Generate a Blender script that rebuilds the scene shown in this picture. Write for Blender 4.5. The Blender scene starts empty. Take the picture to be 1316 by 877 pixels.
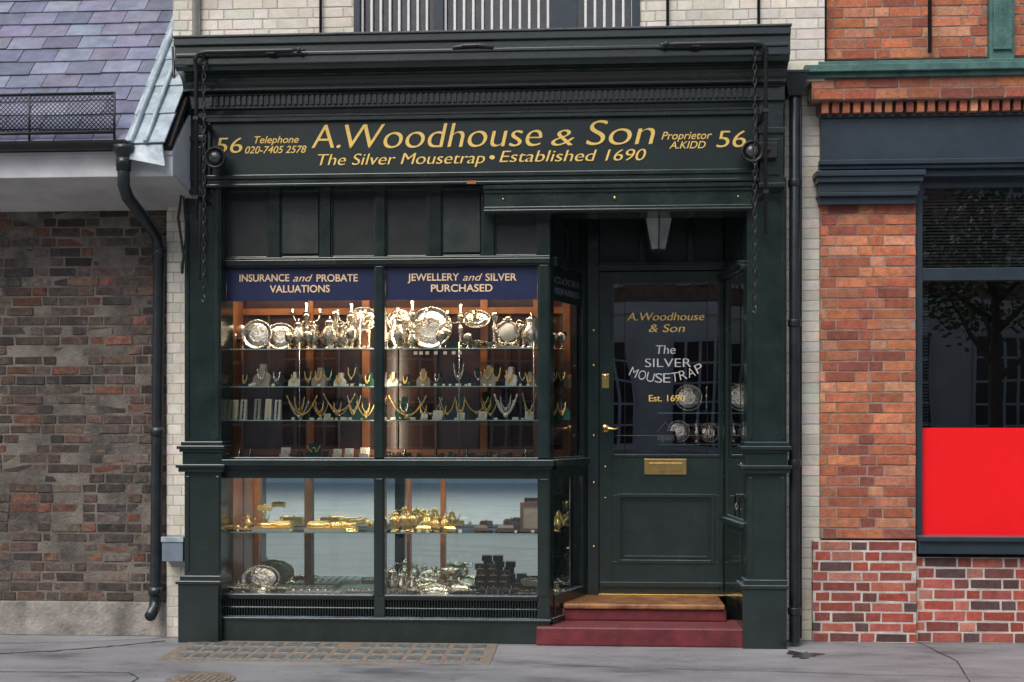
import bpy, math, random
from mathutils import Vector, Matrix
random.seed(7)
scene=bpy.context.scene
# ------------------------------------------------------------------ survey of the site
TH=math.radians(3.6); D=9.0; H=1.57; F=180*D/math.cos(TH); HOR=547
cT,sT=math.cos(TH),math.sin(TH); CX=D*math.tan(TH)
def X(px,Y=0.0):
    a=(px-658)/F; dy=Y+D
    return CX+dy*(a*cT-sT)/(cT+a*sT)
def Z(py,Y=0.0,px=658):
    dx=X(px,Y)-CX; dep=-sT*dx+cT*(Y+D)
    return H+(HOR-py)*dep/F
def G(px,py):
    dep=H*F/(py-HOR); r=(px-658)/F*dep
    return (CX-dep*sT+r*cT, -D+dep*cT+r*sT)
# ------------------------------------------------------------------ materials
def newmat(name):
    m=bpy.data.materials.new(name); m.use_nodes=True
    nt=m.node_tree; b=nt.nodes['Principled BSDF']; return m,nt,b
def N(nt,t,**k):
    n=nt.nodes.new(t)
    for a,v in k.items(): setattr(n,a,v)
    return n
def mat(name,c1,c2=None,rough=.5,metal=0,scale=8,bump=0,bscale=60,top_glint=None,coat=0,rvar=.0,detail=6,spec=None,lo=.35,hi=.65,wear=None):
    m,nt,b=newmat(name); L=nt.links.new
    b.inputs['Metallic'].default_value=metal; b.inputs['Roughness'].default_value=rough
    if coat: b.inputs['Coat Weight'].default_value=coat; b.inputs['Coat Roughness'].default_value=.12
    if spec is not None: b.inputs['Specular IOR Level'].default_value=spec
    tc=N(nt,'ShaderNodeTexCoord')
    n=N(nt,'ShaderNodeTexNoise'); n.inputs['Scale'].default_value=scale; n.inputs['Detail'].default_value=detail
    n.inputs['Roughness'].default_value=.65
    L(tc.outputs['Object'],n.inputs['Vector'])
    if c2 is None: c2=tuple(v*.75 for v in c1)
    r=N(nt,'ShaderNodeValToRGB'); r.color_ramp.elements[0].position=lo; r.color_ramp.elements[1].position=hi
    r.color_ramp.elements[0].color=(*c2,1); r.color_ramp.elements[1].color=(*c1,1)
    L(n.outputs['Fac'],r.inputs['Fac']); col=r.outputs['Color']
    if wear:
        mp=N(nt,'ShaderNodeMapping'); mp.inputs['Scale'].default_value=(1,1,.35); L(tc.outputs['Object'],mp.inputs[0])
        nw=N(nt,'ShaderNodeTexNoise'); nw.inputs['Scale'].default_value=14; nw.inputs['Detail'].default_value=10; nw.inputs['Roughness'].default_value=.8
        L(mp.outputs[0],nw.inputs['Vector'])
        mw=N(nt,'ShaderNodeMapRange'); mw.inputs[1].default_value=.58; mw.inputs[2].default_value=.72; mw.inputs[4].default_value=.6; L(nw.outputs['Fac'],mw.inputs[0])
        kx=N(nt,'ShaderNodeMix',data_type='RGBA'); L(mw.outputs[0],kx.inputs[0]); L(col,kx.inputs[6]); kx.inputs[7].default_value=(*wear,1); col=kx.outputs[2]
    if top_glint:  # upward faces tinted paler: sky glint on ledges painted into the base colour
        g=N(nt,'ShaderNodeNewGeometry'); s=N(nt,'ShaderNodeSeparateXYZ'); L(g.outputs['Normal'],s.inputs[0])
        mr=N(nt,'ShaderNodeMapRange'); mr.inputs[1].default_value=.35; mr.inputs[2].default_value=.95
        mr.inputs[3].default_value=0; mr.inputs[4].default_value=1.5; L(s.outputs['Z'],mr.inputs[0])
        mu=N(nt,'ShaderNodeMath',operation='MULTIPLY'); mu.use_clamp=True; L(mr.outputs[0],mu.inputs[0]); L(n.outputs['Fac'],mu.inputs[1])
        mx=N(nt,'ShaderNodeMix',data_type='RGBA'); L(mu.outputs[0],mx.inputs[0]); L(col,mx.inputs[6]); mx.inputs[7].default_value=(*top_glint,1)
        col=mx.outputs[2]
    L(col,b.inputs['Base Color'])
    if rvar:
        mr2=N(nt,'ShaderNodeMapRange'); mr2.inputs[3].default_value=max(0.02,rough-rvar); mr2.inputs[4].default_value=rough+rvar
        L(n.outputs['Fac'],mr2.inputs[0]); L(mr2.outputs[0],b.inputs['Roughness'])
    if bump:
        n2=N(nt,'ShaderNodeTexNoise'); n2.inputs['Scale'].default_value=bscale; n2.inputs['Detail'].default_value=5
        L(tc.outputs['Object'],n2.inputs['Vector'])
        bp=N(nt,'ShaderNodeBump'); bp.inputs['Strength'].default_value=bump; bp.inputs['Distance'].default_value=.01
        L(n2.outputs['Fac'],bp.inputs['Height']); L(bp.outputs[0],b.inputs['Normal'])
    return m
def attrmat(name,rough=.85,bump=.6,soot=None,sootscale=1.2,sootamt=.6,fine=25,vlo=.55,vhi=1.25,spec=.3,soot2=None):
    m,nt,b=newmat(name); L=nt.links.new
    a=N(nt,'ShaderNodeAttribute'); a.attribute_name='bcol'
    tc=N(nt,'ShaderNodeTexCoord')
    n=N(nt,'ShaderNodeTexNoise'); n.inputs['Scale'].default_value=fine; n.inputs['Detail'].default_value=8; n.inputs['Roughness'].default_value=.7
    L(tc.outputs['Object'],n.inputs['Vector'])
    mr=N(nt,'ShaderNodeMapRange'); mr.inputs[1].default_value=.3; mr.inputs[2].default_value=.7; mr.inputs[3].default_value=vlo; mr.inputs[4].default_value=vhi
    L(n.outputs['Fac'],mr.inputs[0])
    mx=N(nt,'ShaderNodeVectorMath',operation='SCALE'); L(a.outputs['Color'],mx.inputs[0]); L(mr.outputs[0],mx.inputs['Scale'])
    col=mx.outputs[0]
    def layer(col,c,sc,amt,lo,hi,off):
        mp=N(nt,'ShaderNodeMapping'); mp.inputs['Location'].default_value=(off,off,off); L(tc.outputs['Object'],mp.inputs[0])
        n3=N(nt,'ShaderNodeTexNoise'); n3.inputs['Scale'].default_value=sc; n3.inputs['Detail'].default_value=9; n3.inputs['Roughness'].default_value=.72
        L(mp.outputs[0],n3.inputs['Vector'])
        m3=N(nt,'ShaderNodeMapRange'); m3.inputs[1].default_value=lo; m3.inputs[2].default_value=hi; m3.inputs[4].default_value=amt
        L(n3.outputs['Fac'],m3.inputs[0])
        k=N(nt,'ShaderNodeMix',data_type='RGBA'); L(m3.outputs[0],k.inputs[0]); L(col,k.inputs[6]); k.inputs[7].default_value=(*c,1); return k.outputs[2]
    if soot: col=layer(col,soot,sootscale,sootamt,.42,.66,0)
    if soot2: col=layer(col,soot2,9,.6,.57,.70,7.3)
    L(col,b.inputs['Base Color']); b.inputs['Roughness'].default_value=rough; b.inputs['Specular IOR Level'].default_value=spec
    bp=N(nt,'ShaderNodeBump'); bp.inputs['Strength'].default_value=bump; bp.inputs['Distance'].default_value=.006
    n2=N(nt,'ShaderNodeTexNoise'); n2.inputs['Scale'].default_value=90; n2.inputs['Detail'].default_value=6; L(tc.outputs['Object'],n2.inputs['Vector'])
    L(n2.outputs['Fac'],bp.inputs['Height']); L(bp.outputs[0],b.inputs['Normal'])
    return m
def glassmat(name,tint=(.95,.98,.97),boost=1.5,base=.0,rough=0.0,wav=.0):
    m=bpy.data.materials.new(name); m.use_nodes=True; nt=m.node_tree; nt.nodes.clear(); L=nt.links.new
    o=N(nt,'ShaderNodeOutputMaterial'); t=N(nt,'ShaderNodeBsdfTransparent'); g=N(nt,'ShaderNodeBsdfGlossy')
    t.inputs[0].default_value=(*tint,1); g.inputs['Roughness'].default_value=rough
    f=N(nt,'ShaderNodeFresnel'); f.inputs[0].default_value=1.5
    ma=N(nt,'ShaderNodeMath',operation='MULTIPLY_ADD'); ma.inputs[1].default_value=boost; ma.inputs[2].default_value=base
    L(f.outputs[0],ma.inputs[0]); mx=N(nt,'ShaderNodeMixShader'); L(ma.outputs[0],mx.inputs[0]); L(t.outputs[0],mx.inputs[1]); L(g.outputs[0],mx.inputs[2]); L(mx.outputs[0],o.inputs[0])
    if wav:
        tc=N(nt,'ShaderNodeTexCoord'); n=N(nt,'ShaderNodeTexNoise'); n.inputs['Scale'].default_value=1.8; n.inputs['Detail'].default_value=0; L(tc.outputs['Object'],n.inputs['Vector'])
        bp=N(nt,'ShaderNodeBump'); bp.inputs['Strength'].default_value=wav; bp.inputs['Distance'].default_value=.05; L(n.outputs['Fac'],bp.inputs['Height']); L(bp.outputs[0],g.inputs['Normal'])
    return m
GREEN=mat('dark_green_paint',(.013,.025,.0225),(.0075,.0155,.0145),rough=.22,scale=5,bump=.14,bscale=26,top_glint=(.22,.29,.35),coat=.4,rvar=.13,wear=(.030,.045,.045))
GREENBOX=mat('green_paint_matt',(.018,.030,.027),(.010,.018,.018),rough=.4,scale=7,bump=.12,bscale=30,top_glint=(.16,.2,.22),rvar=.15,wear=(.04,.05,.05))
SIGNG=mat('sign_board_paint',(.008,.020,.020),(.005,.013,.014),rough=.33,scale=3,wear=(.016,.028,.028))
PANE=mat('blanked_pane',(.026,.029,.029),(.014,.017,.017),rough=.30,scale=6,bump=.08,bscale=12)
NAVY=mat('navy_paint',(.012,.020,.070),(.008,.014,.055),rough=.35,scale=3)
GOLDP=mat('gold_leaf',(.90,.66,.20),(.74,.50,.12),rough=.42,scale=30,metal=.15)
PEACH=mat('cream_lettering',(.85,.62,.38),(.72,.5,.3),rough=.5,scale=40)
DIML=mat('grey_lettering',(.12,.13,.15),(.08,.09,.11),rough=.5,scale=40)  # dark grey letters of the splayed side notice
WHITEL=mat('silver_lettering',(.7,.7,.72),(.5,.5,.5),rough=.4,scale=30)
BLACK=mat('black_iron',(.014,.015,.016),(.007,.008,.009),rough=.4,scale=12,bump=.2,top_glint=(.12,.14,.16))
PIPE=mat('downpipe_paint',(.018,.026,.030),(.009,.013,.017),rough=.3,scale=9,bump=.15,top_glint=(.1,.12,.14),wear=(.045,.055,.06))
LEAD=mat('lead_sheet',(.44,.52,.57),(.20,.26,.31),rough=.5,scale=7,bump=.5,bscale=14,metal=.1)
WHITEP=mat('white_gloss_board',(.72,.73,.74),(.52,.54,.56),rough=.4,scale=2.5,bump=.1)
SOFF=mat('soffit_board',(.60,.60,.59),(.44,.44,.43),rough=.6,scale=2,bump=.1)
CREAMW=mat('cream_masonry',(.66,.63,.54),(.40,.37,.31),rough=.7,scale=5,bump=.5,bscale=30)
CONC=mat('concrete_plinth',(.36,.34,.31),(.13,.12,.11),rough=.9,scale=4,bump=.9,bscale=40,wear=(.08,.075,.07))
BRASS=mat('brass',(.82,.58,.22),(.6,.4,.14),rough=.25,metal=1,scale=20)
SILVER=mat('silver',(.88,.81,.68),(.60,.53,.42),rough=.16,metal=1,scale=45,bump=.45,bscale=60)
GOLD=mat('gold',(.95,.72,.28),(.8,.54,.16),rough=.25,metal=.75,scale=30)
GOLDC=mat('gold_chain',(.90,.62,.20),(.75,.46,.12),rough=.3,metal=.5,scale=30)
PEARL=mat('pearl',(.85,.82,.74),rough=.25,scale=20,coat=.5)
CARD=mat('white_card',(.78,.76,.70),(.66,.64,.58),rough=.7,scale=12)
BEIGE=mat('beige_card',(.42,.36,.29),(.30,.25,.2),rough=.7,scale=12)
VELG=mat('green_velvet',(.01,.070,.055),(.006,.038,.03),rough=.9,scale=20)
VELB=mat('black_velvet',(.014,.014,.018),rough=.85,scale=20)
WOOD=mat('orange_oak',(.46,.17,.05),(.26,.08,.022),rough=.35,scale=6,coat=.3)
WOODD=mat('dark_oak',(.16,.085,.04),(.07,.035,.018),rough=.4,scale=5)
BACKW=mat('case_back_brown',(.12,.050,.032),(.035,.018,.016),rough=.22,scale=2.5)
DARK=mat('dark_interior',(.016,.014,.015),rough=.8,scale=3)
FLOORC=mat('display_cloth',(.10,.085,.07),(.05,.04,.04),rough=.8,scale=6)
PALEF=mat('pale_display_cloth',(.50,.56,.54),(.36,.41,.40),rough=.7,scale=6)
MIRROR=mat('mirror_glass',(.84,.96,.95),(.80,.93,.92),rough=.015,metal=1,scale=2)
TEAL=mat('teal_paint',(.07,.17,.15),(.03,.09,.085),rough=.5,scale=9,bump=.3,top_glint=(.2,.27,.26),wear=(.14,.2,.18))
BLUEP=mat('slate_blue_paint',(.026,.042,.058),(.018,.030,.043),rough=.35,scale=4,bump=.08,top_glint=(.1,.13,.16),wear=(.035,.05,.065))
RED=mat('red_panel',(.86,.004,.008),(.80,.003,.007),rough=.4,scale=1.2)
BLIND=mat('venetian_slat',(.30,.32,.33),(.20,.21,.22),rough=.5,scale=5)
STEPR=mat('oxblood_step_paint',(.17,.026,.034),(.085,.014,.020),rough=.45,scale=7,bump=.25,top_glint=(.17,.055,.06),wear=(.10,.06,.06))
THRW=mat('threshold_wood',(.34,.16,.065),(.13,.055,.026),rough=.45,scale=9,bump=.2,wear=(.36,.24,.14))
CURT=mat('white_net',(.78,.78,.76),(.66,.66,.66),rough=.8,scale=9)
GREYC=mat('grey_curtain',(.30,.30,.29),(.16,.16,.16),rough=.9,scale=7)
GLASS=glassmat('window_glass',boost=1.8,base=.01,wav=.02)
GLASSD=glassmat('door_glass',tint=(.75,.78,.79),boost=2.2,base=.10,wav=.03)
GLASSW=glassmat('dark_window_glass',tint=(.6,.64,.64),boost=2.0,base=.05,wav=.02)
SHELF=glassmat('shelf_glass',tint=(.86,.95,.93),boost=1.0)
SHEDGE=mat('shelf_glass_edge',(.50,.74,.70),(.38,.6,.58),rough=.15,scale=10)
LANTG=mat('frosted_lantern_glass',(.40,.42,.42),(.26,.28,.28),rough=.35,scale=8)
# ------------------------------------------------------------------ mesh builder
class B:
    def __init__(s): s.v=[];s.f=[];s.m=[];s.fm=[];s.sm=[];s.col=[];s.hascol=False
    def mi(s,m):
        if m not in s.m: s.m.append(m)
        return s.m.index(m)
    def add(s,vs,fs,m,smooth=False,col=None):
        o=len(s.v); s.v+= [tuple(p) for p in vs]; i=s.mi(m)
        for f in fs:
            s.f.append([o+k for k in f]); s.fm.append(i); s.sm.append(smooth); s.col.append(col or (.5,.5,.5))
        if col: s.hascol=True
    def box(s,x0,x1,y0,y1,z0,z1,m,col=None,jt=0):
        if x1<x0:x0,x1=x1,x0
        if y1<y0:y0,y1=y1,y0
        if z1<z0:z0,z1=z1,z0
        vs=[(x0,y0,z0),(x1,y0,z0),(x1,y1,z0),(x0,y1,z0),(x0,y0,z1),(x1,y0,z1),(x1,y1,z1),(x0,y1,z1)]
        if jt: vs=[(a+random.uniform(-jt,jt),b_+random.uniform(-jt,jt)*.6,c+random.uniform(-jt,jt)) for a,b_,c in vs]
        s.add(vs,[(0,3,2,1),(4,5,6,7),(0,1,5,4),(1,2,6,5),(2,3,7,6),(3,0,4,7)],m,False,col)
    def hexa(s,vs,m,col=None):
        s.add(vs,[(0,3,2,1),(4,5,6,7),(0,1,5,4),(1,2,6,5),(2,3,7,6),(3,0,4,7)],m,False,col)
    def obox(s,p0,d,n,t0,t1,n0,n1,z0,z1,m):
        def P(t,k,z): return (p0[0]+d[0]*t+n[0]*k,p0[1]+d[1]*t+n[1]*k,z)
        s.hexa([P(t0,n0,z0),P(t1,n0,z0),P(t1,n1,z0),P(t0,n1,z0),P(t0,n0,z1),P(t1,n0,z1),P(t1,n1,z1),P(t0,n1,z1)],m)
    def prof(s,pts,x0,x1,m,smooth=False):
        n=len(pts); vs=[(x0,y,z) for y,z in pts]+[(x1,y,z) for y,z in pts]
        fs=[(i,(i+1)%n,n+(i+1)%n,n+i) for i in range(n)]+[tuple(range(n-1,-1,-1)),tuple(range(n,2*n))]
        s.add(vs,fs,m,smooth)
    def lathe(s,pr,m,M=Matrix(),n=20,smooth=True,fl=1.0):
        vs=[]
        for r,z in pr:
            for k in range(n):
                a=2*math.pi*k/n+math.pi/n; rr=r*(1 if k%2==0 else fl); vs.append(M@Vector((rr*math.cos(a),rr*math.sin(a),z)))
        fs=[]
        for i in range(len(pr)-1):
            for k in range(n): fs.append((i*n+k,i*n+(k+1)%n,(i+1)*n+(k+1)%n,(i+1)*n+k))
        fs.append(tuple(range(n-1,-1,-1))); fs.append(tuple((len(pr)-1)*n+k for k in range(n)))
        s.add(vs,fs,m,smooth)
    def tube(s,pts,r,m,n=8,closed=False,smooth=True):
        pts=[Vector(p) for p in pts]; N_=len(pts); vs=[]; up=None
        for i,p in enumerate(pts):
            if closed: t=(pts[(i+1)%N_]-pts[i-1])
            else: t=pts[min(i+1,N_-1)]-pts[max(i-1,0)]
            t.normalize()
            if up is None:
                up=Vector((0,0,1)) if abs(t.z)<.9 else Vector((1,0,0))
            u=(up-t*up.dot(t))
            if u.length<1e-5: u=t.orthogonal()
            u.normalize(); w=t.cross(u); up=u
            rr=r[i] if isinstance(r,(list,tuple)) else r
            for k in range(n):
                a=2*math.pi*k/n; vs.append(p+(u*math.cos(a)+w*math.sin(a))*rr)
        fs=[]
        for i in range(N_ if closed else N_-1):
            j=(i+1)%N_
            for k in range(n): fs.append((i*n+k,i*n+(k+1)%n,j*n+(k+1)%n,j*n+k))
        if not closed: fs+= [tuple(range(n-1,-1,-1)),tuple((N_-1)*n+k for k in range(n))]
        s.add(vs,fs,m,smooth)
    def ball(s,c,r,m,n=10,sc=(1,1,1)):
        pr=[(r*math.sin(math.pi*i/6)+1e-5,-r*math.cos(math.pi*i/6)) for i in range(7)]
        s.lathe(pr,m,Matrix.Translation(c)@Matrix.Diagonal((*sc,1)),n)
    def quad(s,vs,m,col=None): s.add(vs,[tuple(range(len(vs)))],m,False,col)
    def build(s,name,parent=None,bevel=0,loc=None,rot=None,seg=2):
        me=bpy.data.meshes.new(name); me.from_pydata(s.v,[],s.f)
        for m in s.m: me.materials.append(m)
        me.polygons.foreach_set('material_index',s.fm); me.polygons.foreach_set('use_smooth',s.sm)
        if s.hascol:
            at=me.attributes.new('bcol','FLOAT_COLOR','FACE')
            fl=[]
            for c in s.col: fl+= [*c,1]
            at.data.foreach_set('color',fl)
        me.update(); ob=bpy.data.objects.new(name,me); scene.collection.objects.link(ob)
        if parent: ob.parent=parent
        if loc: ob.location=loc
        if rot: ob.rotation_euler=rot
        if bevel:
            md=ob.modifiers.new('bevel','BEVEL'); md.width=bevel; md.segments=seg; md.limit_method='ANGLE'; md.angle_limit=math.radians(40)
        return ob
def empty(name,loc=(0,0,0)):
    e=bpy.data.objects.new(name,None); scene.collection.objects.link(e); e.empty_display_size=.1; return e
_cv=bpy.data.curves.new('t','FONT'); _cv.body='H'; _o=bpy.data.objects.new('t',_cv); scene.collection.objects.link(_o); bpy.context.view_layer.update()
CAP=max(c[1] for c in _o.bound_box); bpy.data.objects.remove(_o)
def text(s,x0,x1,z0,cap,Y,m,parent,shear=0,bold=0.0,nib=0,name=None,ext=.0012):
    cv=bpy.data.curves.new('lettering','FONT'); cv.body=s; cv.shear=shear; cv.offset=bold; cv.extrude=ext
    cv.materials.append(m); nm=name or 'lettering_'+''.join(ch for ch in s.lower() if ch.isalnum())[:14]
    ob=bpy.data.objects.new(nm,cv); scene.collection.objects.link(ob); bpy.context.view_layer.update()
    a=min(c[0] for c in ob.bound_box); b=max(c[0] for c in ob.bound_box)
    sy=cap/CAP; sx=(x1-x0)/(b-a)
    ob.scale=(sx,sy,1); ob.rotation_euler=(math.pi/2,0,0); ob.location=(x0-a*sx,Y,z0); ob.parent=parent
    if nib:
        for k,sg in enumerate((-1,-.5,.5,1)):
            o2=bpy.data.objects.new(nm,cv); scene.collection.objects.link(o2); o2.scale=ob.scale; o2.rotation_euler=ob.rotation_euler
            o2.location=(ob.location.x+sg*nib,Y-.0004*(k+1),z0+sg*nib*.3); o2.parent=parent
    return ob
def jig(c,v=.12):
    k=1+random.uniform(-v,v); return tuple(max(0,x*k*(1+random.uniform(-.05,.05))) for x in c)
def brickwork(b,x0,x1,z0,z1,Y,pal,mb,mm,course=.075,joint=.010,depth=.05,jit=.002,mdepth=.006,header=True,back=.25,jt=0,dv=.12):
    b.box(x0,x1,Y+mdepth,Y+back,z0,z1,mm,col=(.3,.3,.3))
    n=int(round((z1-z0)/course)); course=(z1-z0)/max(1,n)
    for r in range(n):
        za=z0+r*course+joint*.5; zb=za+course-joint
        x=x0-random.uniform(0,.01)-(0.05 if r%2 else .21)
        k=r%2
        while x<x1:
            w=.215 if (k%2==0 or not header) else .1025
            if jt: w+=random.uniform(-.012,.012)
            a=max(x,x0); c=min(x+w,x1)
            if c-a>.03:
                j=random.uniform(-jit,jit); e=random.uniform(-.0015,.0015)
                b.box(a,c,Y+j,Y+depth,za+e,zb+e,mb,col=jig(random.choice(pal),dv),jt=jt)
            x+=w+joint; k+=1
MBR_L=attrmat('sooty_stock_brick',soot=(.026,.022,.021),sootscale=1.5,sootamt=.72,fine=30,vlo=.4,vhi=1.5,bump=1.0,soot2=(.15,.135,.12))
MBR_R=attrmat('orange_facing_brick',soot=(.12,.055,.04),sootscale=1.4,sootamt=.40,vlo=.6,vhi=1.3,bump=.9)
MBR_P=attrmat('painted_brick',bump=.4,soot=(.36,.34,.29),sootscale=3,sootamt=.5,vlo=.88,vhi=1.06,rough=.6)
MORT_L=mat('sooty_mortar',(.20,.18,.155),(.05,.045,.042),rough=.95,scale=3.0,bump=.9,bscale=60)
MORT_R=mat('grey_mortar',(.34,.26,.21),(.17,.12,.10),rough=.95,scale=6,bump=.6,bscale=80)
MORT_W=mat('pale_mortar',(.60,.56,.51),(.36,.32,.29),rough=.95,scale=8,bump=.6,bscale=80)
MORT_P=mat('painted_joint',(.50,.48,.42),(.34,.32,.28),rough=.8,scale=6,bump=.4)
MSLATE=attrmat('roof_slate',rough=.30,bump=.5,fine=9,vlo=.7,vhi=1.35,spec=.6)
PAL_L=[(.13,.085,.07),(.10,.072,.062),(.075,.060,.054),(.15,.095,.072),(.12,.092,.078),(.05,.045,.044),(.16,.125,.105),(.11,.085,.075),(.18,.085,.058),(.13,.105,.09),(.09,.07,.062)]
PAL_R=[(.50,.165,.085),(.44,.14,.075),(.56,.22,.12),(.38,.115,.07),(.47,.18,.11),(.53,.19,.09),(.28,.09,.065),(.58,.27,.16)]
PAL_B=[(.40,.085,.06),(.34,.07,.05),(.09,.055,.06),(.45,.14,.10),(.16,.06,.055),(.38,.10,.08),(.28,.07,.06),(.48,.20,.15)]
PAL_W=[(.70,.67,.59),(.67,.65,.57),(.72,.69,.61)]
# ------------------------------------------------------------------ ground, road
def pavemat(name,c1,c2,c3,rough):
    m,nt,b=newmat(name); L=nt.links.new; tc=N(nt,'ShaderNodeTexCoord')
    a=N(nt,'ShaderNodeTexNoise'); a.inputs['Scale'].default_value=1.3; a.inputs['Detail'].default_value=9; a.inputs['Roughness'].default_value=.7
    mp=N(nt,'ShaderNodeMapping'); mp.inputs['Scale'].default_value=(.6,1.6,1); L(tc.outputs['Object'],mp.inputs[0]); L(mp.outputs[0],a.inputs['Vector'])
    r=N(nt,'ShaderNodeValToRGB'); e=r.color_ramp.elements; e[0].position=.36; e[0].color=(*c3,1); e[1].position=.66; e[1].color=(*c1,1); k=e.new(.48); k.color=(*c2,1)
    L(a.outputs['Fac'],r.inputs[0])
    g=N(nt,'ShaderNodeTexNoise'); g.inputs['Scale'].default_value=150; g.inputs['Detail'].default_value=3; L(tc.outputs['Object'],g.inputs['Vector'])
    mr=N(nt,'ShaderNodeMapRange'); mr.inputs[1].default_value=.3; mr.inputs[2].default_value=.7; mr.inputs[3].default_value=.62; mr.inputs[4].default_value=1.35; L(g.outputs['Fac'],mr.inputs[0])
    sc=N(nt,'ShaderNodeVectorMath',operation='SCALE'); L(r.outputs[0],sc.inputs[0]); L(mr.outputs[0],sc.inputs['Scale'])
    v=N(nt,'ShaderNodeTexVoronoi'); v.inputs['Scale'].default_value=7; L(tc.outputs['Object'],v.inputs['Vector'])
    m5=N(nt,'ShaderNodeMapRange'); m5.inputs[1].default_value=.07; m5.inputs[2].default_value=.12; m5.inputs[3].default_value=.62; m5.inputs[4].default_value=1; L(v.outputs['Distance'],m5.inputs[0])
    s2=N(nt,'ShaderNodeVectorMath',operation='SCALE'); L(sc.outputs[0],s2.inputs[0]); L(m5.outputs[0],s2.inputs['Scale']); L(s2.outputs[0],b.inputs['Base Color'])
    mr2=N(nt,'ShaderNodeMapRange'); mr2.inputs[3].default_value=rough-.2; mr2.inputs[4].default_value=rough+.25; L(a.outputs['Fac'],mr2.inputs[0]); L(mr2.outputs[0],b.inputs['Roughness'])
    bp=N(nt,'ShaderNodeBump'); bp.inputs['Strength'].default_value=.45; bp.inputs['Distance'].default_value=.004; L(g.outputs['Fac'],bp.inputs['Height']); L(bp.outputs[0],b.inputs['Normal'])
    return m
PAVE=pavemat('pavement_asphalt',(.29,.295,.31),(.21,.215,.23),(.10,.10,.11),.6)
ROADM=pavemat('road_asphalt',(.22,.225,.23),(.17,.175,.18),(.11,.11,.12),.75)
PALEP=pavemat('york_stone',(.48,.48,.45),(.43,.43,.41),(.33,.33,.32),.8)
SOIL=mat('ground_base',(.09,.09,.09),rough=.95,scale=2)
b=B(); b.box(-300,300,-300,300,-.5,-.13,SOIL); b.build('ground')
b=B(); b.box(-60,60,-2.6,6,-.12,0,PAVE); b.box(-60,60,-2.75,-2.604,-.12,.003,PALEP); b.build('pavement',bevel=.004)
b=B(); b.box(-60,60,-9.6,-2.76,-.128,-.12,ROADM)
YLN=mat('yellow_line_paint',(.6,.42,.05),rough=.7)
for k in range(2): b.box(-60,60,-3.15-k*.16,-3.08-k*.16,-.1195,-.116,YLN)
b.build('road')
b=B(); b.box(-60,60,-24,-9.6,-.128,0,PALEP); b.build('opposite_pavement')
b=B(); JM=mat('joint_filler',(.06,.06,.065),(.035,.035,.04),rough=.9,scale=15)
def strip(pts,w=.008,z=.004):
    pts2=[]
    for p,q in zip(pts,pts[1:]):
        for k in range(6):
            pts2.append((p[0]+(q[0]-p[0])*k/6,p[1]+(q[1]-p[1])*k/6+random.uniform(-.5,.5)))
    pts2.append(pts[-1])
    P=[Vector((*G(*p),z)) for p in pts2]
    for a,c in zip(P,P[1:]):
        d=(c-a).normalized(); n=Vector((-d.y,d.x,0))*w*random.uniform(.6,1.3); b.quad([a-n,c-n,c+n,a+n],JM)
strip([(-60,846),(0,841),(60,838),(120,833),(170,829),(212,824)],.010)
strip([(-60,864),(60,864),(165,865),(178,872),(160,884)],.005)
strip([(0,827),(90,826),(205,821)],.005)
strip([(640,852),(790,858),(930,862),(1120,868),(1320,872)],.003)
strip([(1180,826),(1230,850),(1260,900)],.004)
b.build('pavement_joint')
b=B(); STM=mat('damp_stain',(.06,.06,.065),(.035,.035,.038),rough=.25,scale=8)
c=G(1028,842); vs=[]
for k in range(40):
    a=2*math.pi*k/40; r=1+.35*math.sin(3*a+1)+.2*math.sin(7*a)+.12*math.sin(13*a); vs.append((c[0]+.10*r*math.cos(a)+.02,c[1]+.11*r*math.sin(a),.005))
b.quad(vs,STM); b.build('damp_patch')
b=B(); CF=mat('cast_frame',(.27,.225,.18),(.14,.115,.095),rough=.7,scale=30,bump=.6)
PG=mat('prism_glass',(.22,.25,.25),(.10,.115,.12),rough=.25,scale=14,bump=.3)
xa,xb=G(240,827)[0],G(640,830)[0]; ya,yb=G(430,852)[1],G(430,826)[1]
b.box(xa,xb,ya,yb,-.02,.005,CF)
nc=16
for i in range(nc):
    for j in range(3):
        if random.random()<.08: continue
        x=xa+.06+(xb-xa-.12)*(i+.5)/nc; y=ya+.035+(yb-ya-.07)*(j+.5)/3
        w=(xb-xa-.12)/nc*.36; h=(yb-ya-.07)/3*.32
        b.box(x-w,x+w,y-h,y+h,.0,.009+random.uniform(-.001,.001),PG)
b.build('pavement_light',bevel=.002)
c=G(258,874); b=B(); M=Matrix.Translation((c[0],c[1],0))
b.lathe([(.21,0),(.21,.006),(.185,.006),(.185,.003),(.18,.003),(.18,.009),(.0001,.009)],CF,M,32,False)
for i in range(-4,5):
    for j in range(-4,5):
        if i*i+j*j<17: b.box(c[0]+i*.037-.012,c[0]+i*.037+.012,c[1]+j*.037-.012,c[1]+j*.037+.012,.0085,.013,CF)
b.build('manhole_cover')
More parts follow.
